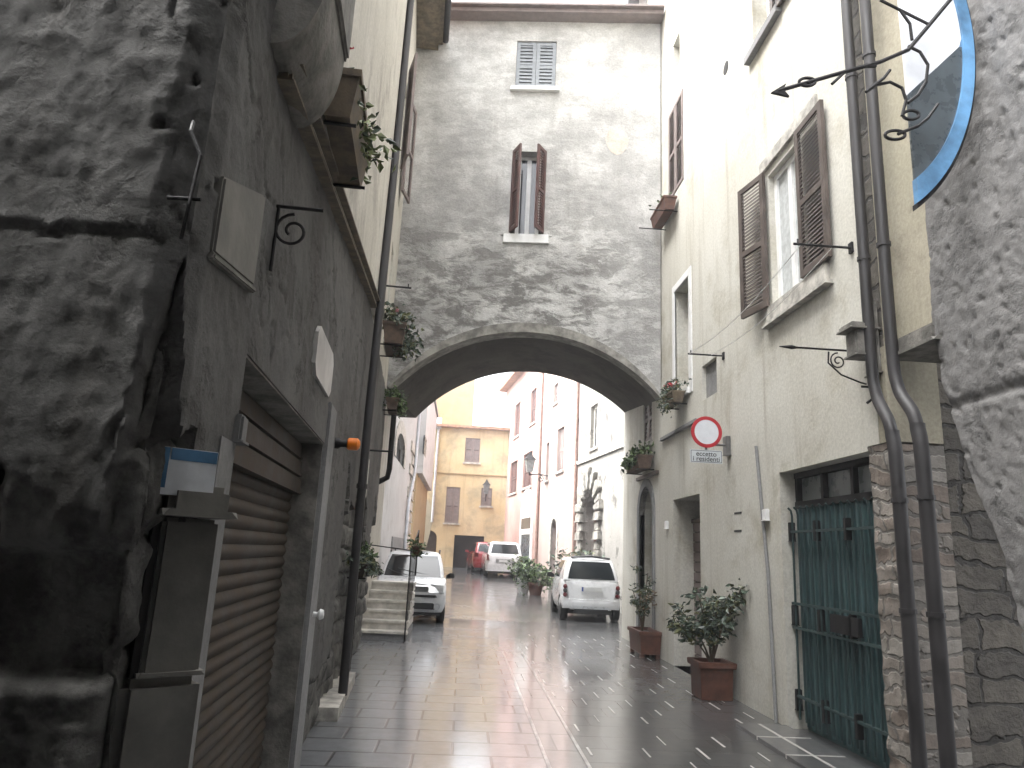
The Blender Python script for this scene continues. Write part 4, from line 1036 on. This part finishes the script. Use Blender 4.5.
# ================================================================== plants
def flowerbox(name, label, f, u0, u1, z, d0, d1, h, boxm, leafm, flower=None, n=260, size=.07, lh=.22, hang=0, group=None, fn=6):
    t = thing(name, label, 'flower box', f.p((u0+u1)/2, z, (d0+d1)/2), group=group)
    b = MB(); c = .02
    r = lambda s, zz: [f.p(u0+s, zz, d0+s), f.p(u1-s, zz, d0+s), f.p(u1-s, zz, d1-s), f.p(u0+s, zz, d1-s)]
    b.loft([r(.03, z), r(.0, z+h*.85), r(-.012, z+h*.85), r(-.012, z+h), r(.02, z+h), r(.03, z+h-.04)])
    obj('trough', b, boxm, t)
    b = MB(); um, dm = (u0+u1)/2, (d0+d1)/2
    R3 = Vector((abs(f.U.x*(u1-u0)/2)+abs(f.N.x*(d1-d0)*.6), abs(f.U.y*(u1-u0)/2)+abs(f.N.y*(d1-d0)*.6), lh))
    leaves(b, f.p(um, z+h+lh*.35, dm), R3, n, size, clump=9)
    if hang: leaves(b, f.p(um, z+h-hang*.5, d1+.03), Vector((R3.x*.7, R3.y*.9, hang*.7)), n//2, size, clump=6, droop=.6)
    obj('foliage', b, fol(leafm), t)
    if flower:
        for k in range(fn):
            b = MB(); q = f.p(random.uniform(u0, u1), z+h+lh*random.uniform(.7, 1.15), random.uniform(d0, d1)+.03)
            leaves(b, q, (.03, .03, .025), 16, .035, 1.1, 3)
            obj('flower', b, [flower]*2, t)
    return t
def hangbr(t, f, u0, u1, z, d1):
    for u in (u0+.08, u1-.08): obj('bracket', MB().tube([f.p(u, z-.012, 0), f.p(u, z-.012, d1)], .01, 6), M['iron'], t)
B1 = FL.px(352, 178, .18)
t = flowerbox('flower_box', 'long wooden flower box with trailing plants and a red bloom high on the left house', FL, 3.32, 4.15, 3.74, .05, .24, .26, M['box'], M['leafy'], M['red'], 230, .06, .13, .16, fn=1)
hangbr(t, FL, 3.32, 4.15, 3.74, .24)
t = flowerbox('flower_box', 'flower box of dark and pale foliage beside the left drainpipe under an iron rod', FL, 9.5, 10.3, 4.3, .06, .36, .3, M['dullpot'], M['leaf'], M['pinkp'], 420, .09, .16, .3, fn=5); hangbr(t, FL, 9.5, 10.3, 4.3, .36)
t = flowerbox('flower_box', 'small flower box of trailing green at the left foot of the arch', FL, 12.0, 12.6, 3.85, .05, .26, .2, M['dullpot'], M['leafl'], None, 240, .08, .16, .16); hangbr(t, FL, 12.0, 12.6, 3.85, .26)
rod(FL.px(378, 285), .42, 'short iron rod jutting out beyond the left drainpipe', FL, 'iron_rod')
rod((9.0, 2.75), .35, 'short iron arm low on the left wall below the small flower box', FL, 'iron_rod')
t = flowerbox('flower_box', 'tilted terracotta flower box below the tall shuttered window at the arch corner', FR, 11.3, 12.2, 7.55, .04, .26, .24, M['terra'], M['leafl'], None, 60, .06, .08); hangbr(t, FR, 11.3, 12.2, 7.55, .5)
t = flowerbox('flower_box', 'flower box with red geraniums under the white framed window by the arch', FR, 10.85, 11.45, 4.02, .06, .26, .18, M['box'], M['leaf'], M['red'], 240, .07, .16, .3, fn=6)
hangbr(t, FR, 10.85, 11.45, 4.02, .26)
t = flowerbox('flower_box', 'rounded flower box with bright green leaves on the wall under the vault', FR, 12.85, 13.9, 3.2, .05, .32, .24, M['dullpot'], M['leafl'], None, 260, .1, .16, .1); hangbr(t, FR, 12.85, 13.9, 3.2, .32)
# hanging pot on left wall low
t = flowerbox('flower_box', 'bowl of mossy green plants low on the left wall before the steps', FL, 8.2, 9.1, 1.26, .05, .2, .14, M['soil'], M['leaf'], None, 420, .06, .09, .08); hangbr(t, FL, 8.2, 9.1, 1.26, .2)
b_ = MB(); leaves(b_, FL.p(8.95, 1.46, .14), (.1, .25, .1), 260, .07, clump=6); o_ = obj('fern_leaves', b_, fol(M['leafl']), t)

# big square terracotta pot with shrub
def square_pot(mb, x, y, w0, w1, h, z=0):
    def r(s, zz): return [(x-s, y-s, zz), (x+s, y-s, zz), (x+s, y+s, zz), (x-s, y+s, zz)]
    return mb.loft([r(w0, z+.02), r(w0+.02, z), r(w0+.02, z+.02), r(w1, z+h*.84), r(w1+.03, z+h*.84), r(w1+.035, z+h), r(w1-.02, z+h), r(w1-.035, z+h*.9)])
def shrub(mb_s, mb_l, base, stems, ln, size):
    for (dx, dy, h, ll) in stems:
        p0 = Vector(base); p1 = p0+Vector((dx*.4, dy*.4, h*.55)); p2 = p0+Vector((dx, dy, h))
        mb_s.tube([p0, p0.lerp(p1, .5)+Vector((.01, .01, 0)), p1, p2], .014, 6, r2=.006)
        for k in range(ln):
            t_ = random.uniform(.35, 1.1); q = (p0.lerp(p1, t_*2) if t_ < .5 else p1.lerp(p2, (t_-.5)*2))
            leaves(mb_l, q, (ll, ll, ll*.8), 16, size, 2.3, 3, .2)
pc = gnd(711, 697); pc = Vector((3.12, 9.15, 0))
t = thing('potted_shrub', 'leafy shrub in a square terracotta pot against the cream wall', 'potted plant', pc)
b = MB(); square_pot(b, pc.x, pc.y, .17, .2, .43); obj('pot', b, M['terra'], t, bevel=.006)
obj('soil', MB().box(pc.x-.18, pc.x+.18, pc.y-.18, pc.y+.18, .36, .385), M['soil'], t)
bs, bl_ = MB(), MB()
random.seed(11)
shrub(bs, bl_, (pc.x, pc.y, .38), [(-.32, .15, .6, .12), (.06, -.15, .82, .12), (.22, -.45, .92, .12), (-.42, -.05, .45, .1), (.02, .25, .78, .12), (-.18, -.12, .78, .11), (.16, .05, .66, .1), (.2, -.25, .8, .11)], 8, .1)
obj('stems', bs, M['stem'], t); obj('foliage', bl_, fol(M['leaf']), t)
# oblong planter
t = thing('terracotta_planter', 'oblong terracotta planter with sparse shrub by the vault door', 'planter', (3.2, 12.8, 0))
b = MB()
def rr_(s, zz): return [(3.06-s, 12.45-s, zz), (3.38+s, 12.45-s, zz), (3.38+s, 13.25+s, zz), (3.06-s, 13.25+s, zz)]
b.loft([rr_(0, .06), rr_(.02, .36), rr_(.045, .36), rr_(.045, .42), rr_(-.01, .42), rr_(-.02, .36)])
for x in (2.99, 3.25):
    for y in (12.46, 13.16): b.box(x+.06, x+.13, y, y+.07, 0, .058)
obj('pot', b, M['terra'], t, bevel=.006)
obj('soil', MB().box(3.07, 3.37, 12.46, 13.24, .33, .37), M['soil'], t)
bs, bl_ = MB(), MB()
shrub(bs, bl_, (3.15, 12.75, .36), [(-.05, .2, 1.15, .1), (.1, -.15, .9, .1), (-.1, .3, .7, .1), (.12, .1, 1.0, .1), (0, -.25, .6, .08)], 4, .08)
obj('stems', bs, M['stem'], t); obj('foliage', bl_, fol(M['leaf']), t)
b = MB(); leaves(b, (3.2, 12.6, .85), (.12, .2, .2), 60, .09, 2, 4); obj('withered_leaves', b, [M['box']]*2, t)
# far pots
def roundpot(name, label, x, y, r, h, m, lm, lr, n, size, group=None):
    z = gz(y); t = thing(name, label, 'potted plant', (x, y, z), group=group)
    obj('pot', MB().lathe((x, y, z), (0, 0, 1), [(r*.7, 0), (r*.95, h*.82), (r*1.06, h*.82), (r*1.06, h), (r*.9, h), (r*.85, h*.9), (0, h*.88)], 20), m, t, smooth=40)
    b = MB(); leaves(b, (x, y, z+h+lr[2]*.6), lr, n, size, 2, 9); obj('foliage', b, fol(lm), t); return t
p1 = gnd(535.5, 590, .3); p2 = gnd(523, 586, .35)
roundpot('potted_plant', 'bushy bright plant in a terracotta pot near the white hatchback', p1.x*.93, p1.y*.93, .27, .42, M['terra'], M['leafl'], (.55, .4, .36), 520, .16)
roundpot('potted_plant', 'bushy plant in a white pot against the back of the white hatchback', p2.x*.9, p2.y*.9, .27, .5, M['whitep'], M['leafl'], (.45, .35, .34), 460, .16)
ps_ = FP.px(588, 545)
q = FP.p(ps_[0]-1.4, 0, .45)
roundpot('portal_plant', 'wide leafy plant by the rusticated portal behind the small white car', q.x, q.y, .35, .8, M['darkstone'], M['leaf'], (.75, .6, .5), 600, .17)
b = roundpot('bramble_pot', 'thin straggling plant in a low pot beside the drainpipe right of the small car', 3.75+.35, 17.2, .22, .3, M['darkstone'], M['leaf'], (.2, .3, .5), 160, .1)
b = MB(); hp = gnd(414, 640); 
t = thing('hanging_pot', 'small trailing plant hanging from the iron rail of the steps', 'potted plant', (sx1+.02, sy-.02, 1.5))
obj('pot', MB().lathe((sx1+.06, sy, 1.47), (0, 0, 1), [(.06, 0), (.09, .13), (.1, .13), (.1, .16), (.08, .16)], 14), M['terra'], t, smooth=40)
leaves(b, (sx1+.1, sy, 1.6), (.16, .12, .14), 150, .09, 2, 6); obj('foliage', b, fol(M['leafl']), t)

# ================================================================== cars (local space: +y is forward)
def rring(hw, y0, y1, rc, zf, nc=5, ns=6):
    pts = []
    cs = [(hw-rc, y1-rc, 0), (-hw+rc, y1-rc, 90), (-hw+rc, y0+rc, 180), (hw-rc, y0+rc, 270)]
    for k, (cx, cy, a0) in enumerate(cs):
        for i in range(nc+1): a = R(a0+90*i/nc); pts.append((cx+rc*math.cos(a), cy+rc*math.sin(a)))
        nx, ny, na = cs[(k+1) % 4]; e = (nx+rc*math.cos(R(na)), ny+rc*math.sin(R(na))); s = pts[-1]
        for i in range(1, ns): pts.append((s[0]+(e[0]-s[0])*i/ns, s[1]+(e[1]-s[1])*i/ns))
    return [(x, y, zf(x, y) if callable(zf) else zf) for x, y in pts]
def interp(tab, x):
    if x <= tab[0][0]: return tab[0][1]
    for a, b in zip(tab, tab[1:]):
        if x <= b[0]: return a[1]+(b[1]-a[1])*(x-a[0])/(b[0]-a[0])
    return tab[-1][1]
def make_car(name, label, cat, loc, rz, P, group):
    t = thing(name, label, cat, loc, rz, group); L, W, H = P['L'], P['W'], P['H']; y0, y1 = -L/2, L/2; hw = W/2; paint = P['paint']
    top = lambda x, y: interp(P['top'], y)
    zs = P['sill']; b = MB(); rc = P.get('rc', .25)
    lv = [(zs, hw*.93, y0+.07, y1-.09, rc), (zs+.1, hw*.975, y0+.015, y1-.03, rc), (.48, hw, y0, y1, rc), (.66, hw*.995, y0+.01, y1-.02, rc)]
    rings = [rring(a, p, q, r, z) for z, a, p, q, r in lv]
    tr = lambda dz: (lambda x, y: top(x, y)+dz)
    rings.append(rring(hw*.985, y0+.02, y1-.07, rc, tr(-.05)))
    rings.append(rring(hw*.955, y0+.04, y1-.12, rc, tr(0)))
    base = rring(hw*.9, y0+.09, y1-.2, rc, tr(.015))
    for s in (1, .75, .45, .15, .001): rings.append([(x*s, y, z+.03*(1-s*s)) for x, y, z in base])
    b.loft(rings, caps=(True, False))
    # greenhouse
    g = P['gh']   # base y0,y1,hw ; roof y0,y1,hw ; z0, z1
    gr_ = []; nl = 6
    def gl(v):
        e = .03*math.sin(math.pi*v)
        return (g['hw0']+(g['hw1']-g['hw0'])*v+e*.6, g['y0']+(g['r0']-g['y0'])*v-e, g['y1']+(g['r1']-g['y1'])*v+e, P['belt']+(g['z1']-P['belt'])*v)
    for k in range(nl+1):
        v = k/nl; h_, a, c, z = gl(v); gr_.append(rring(h_, a, c, .12, z))
    h_, a, c, z = gl(1)
    base = rring(h_-.05, a+.06, c-.08, .12, z+.035)
    for s in (1, .7, .4, .001): gr_.append([(x*s, y, zz+(H-z-.035)*(1-s*s)) for x, y, zz in base])
    b.loft(gr_, caps=(False, False))
    body = obj('body', b, paint, t, local=True, smooth=38)
    # cut wheel arches
    cut = []
    for y in P['wy']:
        m_ = MB(); m_.lathe((-hw-.2, y, P['wr']), (1, 0, 0), [(P['wr']+.055, 0), (P['wr']+.055, .2+.24)], 28); m_.lathe((hw-.24, y, P['wr']), (1, 0, 0), [(P['wr']+.055, 0), (P['wr']+.055, .44)], 28)
        o = obj('cut', m_, paint, t, local=True); cut.append(o); md = body.modifiers.new('b', 'BOOLEAN'); md.object = o; md.operation = 'DIFFERENCE'; md.solver = 'EXACT'
    bpy.context.view_layer.update()
    me = bpy.data.meshes.new_from_object(body.evaluated_get(bpy.context.evaluated_depsgraph_get()))
    if len(me.polygons) > 50:
        me.name = 'body'; body.data = me
    body.modifiers.clear()
    for o in cut: bpy.data.objects.remove(o)
    # glass patches
    def patch(nm, side, s0, s1, v0, v1, m, off=.006, par=t, n=8):
        mb = MB(); lay = []
        for o_ in (off, off-.02):
            rows = []
            for i in range(n+1):
                row = []
                for j in range(n+1):
                    s = s0+(s1-s0)*i/n; v = v0+(v1-v0)*j/n; h2, a2, c2, z2 = gl(v); rcx = .12
                    bow = .02*(1-(2*s-1)**2)
                    if side == 'r': p = (-(h2-rcx*.6)+2*(h2-rcx*.6)*s, a2-o_, z2)
                    elif side == 'f': p = (-(h2-rcx*.6)+2*(h2-rcx*.6)*s, c2+o_, z2)
                    elif side == 'L': p = (-h2-o_, a2+.08+(c2-a2-.16)*s, z2)
                    else: p = (h2+o_, a2+.08+(c2-a2-.16)*s, z2)
                    row.append(p)
                rows.append(row)
            lay.append(rows)
        for rows in lay: mb.grid(lambda i, j: rows[i][j], n, n)
        per = [(i, 0) for i in range(n)]+[(n, j) for j in range(n)]+[(i, n) for i in range(n, 0, -1)]+[(0, j) for j in range(n, 0, -1)]
        for k in range(len(per)):
            a_, b_2 = per[k], per[(k+1) % len(per)]
            mb._f([mb.bm.verts.new(q) for q in (lay[0][a_[0]][a_[1]], lay[0][b_2[0]][b_2[1]], lay[1][b_2[0]][b_2[1]], lay[1][a_[0]][a_[1]])])
        return obj(nm, mb, m, par, local=True, smooth=50)
    patch('windscreen', 'f', 0., 1., .06, .93, M['carglass']); patch('rear_window', 'r', *P.get('rw', (.02, .98, .1, .9)), M['carglass'])
    for sd in 'LR':
        for s0, s1 in P['sw']: patch('side_window', sd, s0, s1, .08, .9, M['carglass'])
    for y in P['wy']:
        for sx in (-1, 1):
            x = sx*(hw-.1); r = P['wr']
            wh = obj('wheel', MB().lathe((x-sx*.09, y, r), (sx, 0, 0), [(r*.6, 0), (r*.93, 0), (r, .03), (r, .15), (r*.93, .18), (r*.68, .185)], 26), M['rubber'], t, local=True, smooth=40)
            obj('rim', MB().lathe((x-sx*.09, y, r), (sx, 0, 0), [(r*.68, .1), (r*.68, .18), (r*.6, .165), (r*.4, .15), (r*.2, .17), (.0, .172)], 22), M['rim'], wh, local=True, smooth=40)
    for sx in (-1, 1):
        yb = P['my']
        mb = MB(); mb.loft([[(sx*(hw-.02), yb-.03, P['belt']+.0), (sx*(hw-.02), yb+.03, P['belt']+.0), (sx*(hw-.02), yb+.03, P['belt']+.07), (sx*(hw-.02), yb-.03, P['belt']+.07)],
                            [(sx*(hw+.06), yb-.04, P['belt']+.0), (sx*(hw+.06), yb+.05, P['belt']+.0), (sx*(hw+.06), yb+.04, P['belt']+.13), (sx*(hw+.06), yb-.04, P['belt']+.13)],
                            [(sx*(hw+.18), yb-.04, P['belt']+.02), (sx*(hw+.18), yb+.03, P['belt']+.02), (sx*(hw+.17), yb+.02, P['belt']+.12), (sx*(hw+.17), yb-.04, P['belt']+.12)]])
        obj('mirror', mb, P.get('mm', paint), t, local=True, bevel=.01)
    obj('underbody', MB().box(-hw*.85, hw*.85, y0+.25, y1-.3, .16, .4), M['black'], t, local=True)
    return t, body
def lbox(name, m, par, *bx_, bev=.012, label=None):
    mb = MB(); mb.box(*bx_); return obj(name, mb, m, par, local=True, bevel=bev, label=label)
CG = 'cars parked in the street'
# --- small white/silver hatchback facing us, at the left
P = dict(L=3.54, W=1.58, H=1.55, sill=.24, paint=M['carw'], belt=.93, rc=.28, wr=.285, wy=(-1.13, 1.17), my=.62,
         top=[(-1.77, .93), (.55, .95), (.95, .95), (1.45, .84), (1.77, .72)], gh=dict(hw0=.72, y0=-1.7, y1=1.08, hw1=.6, r0=-1.5, r1=.32, z1=1.47),
         sw=[(.05, .32), (.36, .64), (.67, .9)], mm=M['black'])
t, body = make_car('parked_car', 'small white hatchback facing the viewer beside the stone steps', 'car', (-1.12, 18.2, 0), math.pi+R(1.5), P, CG)
y = 1.77
for sx in (-1, 1):
    mb = MB(); a, c = sorted((sx*.42, sx*.72)); mb.hexa([(a, y-.22, .66), (c, y-.3, .66), (c, y-.05 if 0 else y-.14, .66), (a, y-.025, .66), (a, y-.24, .82), (c, y-.34, .83), (c, y-.19, .83), (a, y-.09, .82)])
    hl_ = obj('headlight', mb, M['lens'], t, local=True, bevel=.015)
mb = MB(); mb.box(-.4, .4, y-.12, y-.035, .66, .78); gl_ = obj('grille', mb, M['rim'], t, local=True, bevel=.015)
for k in range(4): lbox('slat', M['black'], gl_, -.38, .38, y-.06, y-.03, .672+.027*k, .686+.027*k, bev=.002)
mb = MB(); mb.hexa([(-.6, y-.2, .3), (.6, y-.2, .3), (.5, y+.018, .31), (-.5, y+.018, .31), (-.64, y-.2, .44), (.64, y-.2, .44), (.52, y+.02, .44), (-.52, y+.02, .44)])
bp = obj('bumper_intake', mb, M['black'], t, local=True, bevel=.015)
mb = MB(); mb.hexa([(-.74, y-.24, .56), (.74, y-.24, .56), (.55, y+.02, .56), (-.55, y+.02, .56), (-.74, y-.24, .61), (.74, y-.24, .61), (.55, y+.02, .61), (-.55, y+.02, .61)])
obj('bumper_strip', mb, M['black'], t, local=True, bevel=.01)
pl_ = lbox('number_plate', M['plate'], t, -.26, .26, y+.018, y+.035, .44, .55, bev=.004); lbox('blue_band', M['euro'], pl_, .215, .262, y+.03, y+.0385, .442, .548, bev=0)
for sx in (-1, 1):
    mb = MB(); mb.lathe((sx*.6, y-.06, .37), (0, 1, 0), [(.065, 0), (.065, .05), (0, .055)], 14); obj('fog_light', mb, M['lens'], t, local=True)
    mb = MB(); mb.tube([(sx*.58, -1.4, 1.5), (sx*.58, -1.2, 1.56), (sx*.58, .1, 1.56), (sx*.58, .25, 1.5)], .02, 6); obj('roof_rail', mb, M['black'], t, local=True)
mb = MB(); mb.tube([(-.5, 1.0, .985), (0.0, .93, 1.06), (.35, .85, 1.12)], .008, 5); mb.tube([(.1, 1.02, .985), (.4, .95, 1.04), (.62, .85, 1.12)], .008, 5); obj('wiper', mb, M['black'], t, local=True)
# --- two seater, rear towards us
P = dict(L=2.5, W=1.51, H=1.56, sill=.27, paint=M['carw'], belt=.98, rc=.3, wr=.28, wy=(-.86, .92), my=.62,
         top=[(-1.25, .97), (.5, .99), (.75, .95), (1.25, .78)], gh=dict(hw0=.71, y0=-1.2, y1=1.0, hw1=.56, r0=-.98, r1=.3, z1=1.49),
         sw=[(.42, .93)], rw=(.03, .97, .06, .9), mm=M['black'])
t, body = make_car('parked_car', 'tiny white two seater seen from behind, parked near the rusticated portal', 'car', (3.3, 18.5+1.25, .02), R(-.5), P, CG)
y = -1.25
mb = MB(); mb.hexa([(-.56, y-.035, .5), (.56, y-.035, .5), (.56, y+.1, .5), (-.56, y+.1, .5), (-.66, y+.03, .955), (.66, y+.03, .955), (.66, y+.12, .955), (-.66, y+.12, .955)])
tg = obj('tailgate', mb, M['carw'], t, local=True, bevel=.02)
mb = MB(); mb.loft([[(-.745, y+.3, .28), (-.7, y+.02, .3), (-.45, y-.06, .31), (.45, y-.06, .31), (.7, y+.02, .3), (.745, y+.3, .28)],
                    [(-.765, y+.34, .42), (-.72, y+.0, .42), (-.5, y-.075, .42), (.5, y-.075, .42), (.72, y+.0, .42), (.765, y+.34, .42)],
                    [(-.755, y+.28, .6), (-.71, y+.05, .58), (-.5, y-.045, .52), (.5, y-.045, .52), (.71, y+.05, .58), (.755, y+.28, .6)]], caps=(True, True))
bp = obj('bumper', mb, M['carw'], t, local=True, smooth=40)
lbox('bumper_seam', M['black'], bp, -.55, .55, y-.052, y+.0, .505, .522, bev=.002)
mb = MB(); mb.hexa([(-.44, y-.068, .3), (.44, y-.068, .3), (.44, y, .3), (-.44, y, .3), (-.36, y-.082, .37), (.36, y-.082, .37), (.36, y, .37), (-.36, y, .37)]); obj('rear_panel', mb, M['cars'], bp, local=True, bevel=.006)
lbox('diffuser', M['black'], bp, -.42, .42, y-.03, y+.2, .2, .3)
for sx in (-1, 1):
    for k in range(3):
        mb = MB(); mb.lathe((sx*.655, y+.05-.0, .62+.1*k), (sx*.25, -1, .1), [(.054, 0), (.054, .05), (.035, .065), (0, .068)], 16); obj('tail_light', mb, M['rlens'] if k != 1 else M['black'], t, local=True, smooth=40)
pl_ = lbox('number_plate', M['plate'], t, -.26, .26, y-.045, y-.012, .715, .825, bev=.004); lbox('blue_band', M['euro'], pl_, -.258, -.215, y-.048, y-.04, .718, .822, bev=0)
mb = MB(); mb.tube([(.0, y+.03, 1.02), (.25, y+.06, 1.04)], .01, 5); obj('wiper', mb, M['black'], t, local=True)
mb = MB(); mb.tube([(-.5, -.95, 1.53), (0, -1.0, 1.58), (.5, -.95, 1.53)], .025, 6); obj('spoiler', mb, M['black'], t, local=True)
# --- white hatchback further up
P = dict(L=4.0, W=1.7, H=1.58, sill=.25, paint=M['carw'], belt=.95, rc=.3, wr=.3, wy=(-1.25, 1.3), my=.75,
         top=[(-2, .95), (.7, .97), (1.0, .95), (2, .74)], gh=dict(hw0=.78, y0=-1.95, y1=1.15, hw1=.64, r0=-1.6, r1=.4, z1=1.5),
         sw=[(.05, .3), (.34, .62), (.65, .9)], rw=(.05, .95, .15, .9))
yc = 33
t, body = make_car('parked_car', 'white hatchback seen from behind, parked by the pink houses', 'car', (1.83, yc+2, gz(yc+1.5)), R(3), P, CG)
y = -2.0
for sx in (-1, 1):
    a, c = sorted((sx*.6, sx*.81)); mb = MB(); mb.hexa([(a, y-.015, .72), (c, y+.1, .72), (c, y+.3, .72), (a, y+.2, .72), (a, y+.06, 1.0), (c, y+.18, 1.0), (c, y+.34, 1.0), (a, y+.24, 1.0)]); obj('tail_light', mb, M['rlens'], t, local=True, bevel=.015)
mb = MB(); mb.loft([[(-.82, y+.34, .27), (-.76, y+.04, .28), (-.5, y-.05, .28), (.5, y-.05, .28), (.76, y+.04, .28), (.82, y+.34, .27)], [(-.86, y+.34, .55), (-.79, y-.0, .57), (-.5, y-.075, .57), (.5, y-.075, .57), (.79, y, .57), (.86, y+.34, .55)]]); obj('bumper', mb, M['carw'], t, local=True, smooth=40, bevel=.02)
lbox('number_plate', M['plate'], t, -.26, .26, y-.06, y-.01, .66, .76, bev=.004)
lbox('plate_recess', M['rim'], t, -.4, .4, y-.035, y, .62, .8, bev=.01)
# --- red car ahead of it
P2 = dict(P); P2.update(L=3.7, W=1.6, H=1.48, paint=M['carr'], wy=(-1.1, 1.2), top=[(-1.85, .93), (.7, .95), (1.0, .93), (1.85, .72)], belt=.93,
                        gh=dict(hw0=.73, y0=-1.8, y1=1.05, hw1=.6, r0=-1.45, r1=.35, z1=1.41))
t, body = make_car('parked_car', 'red car mostly hidden ahead of the white hatchback near the dark garage', 'car', (1.2, 37.3, gz(37)), R(5), P2, CG)
for sx in (-1, 1): lbox('tail_light', M['rlens'], t, *sorted((sx*.55, sx*.76)), -1.83, -1.6, .75, .95)
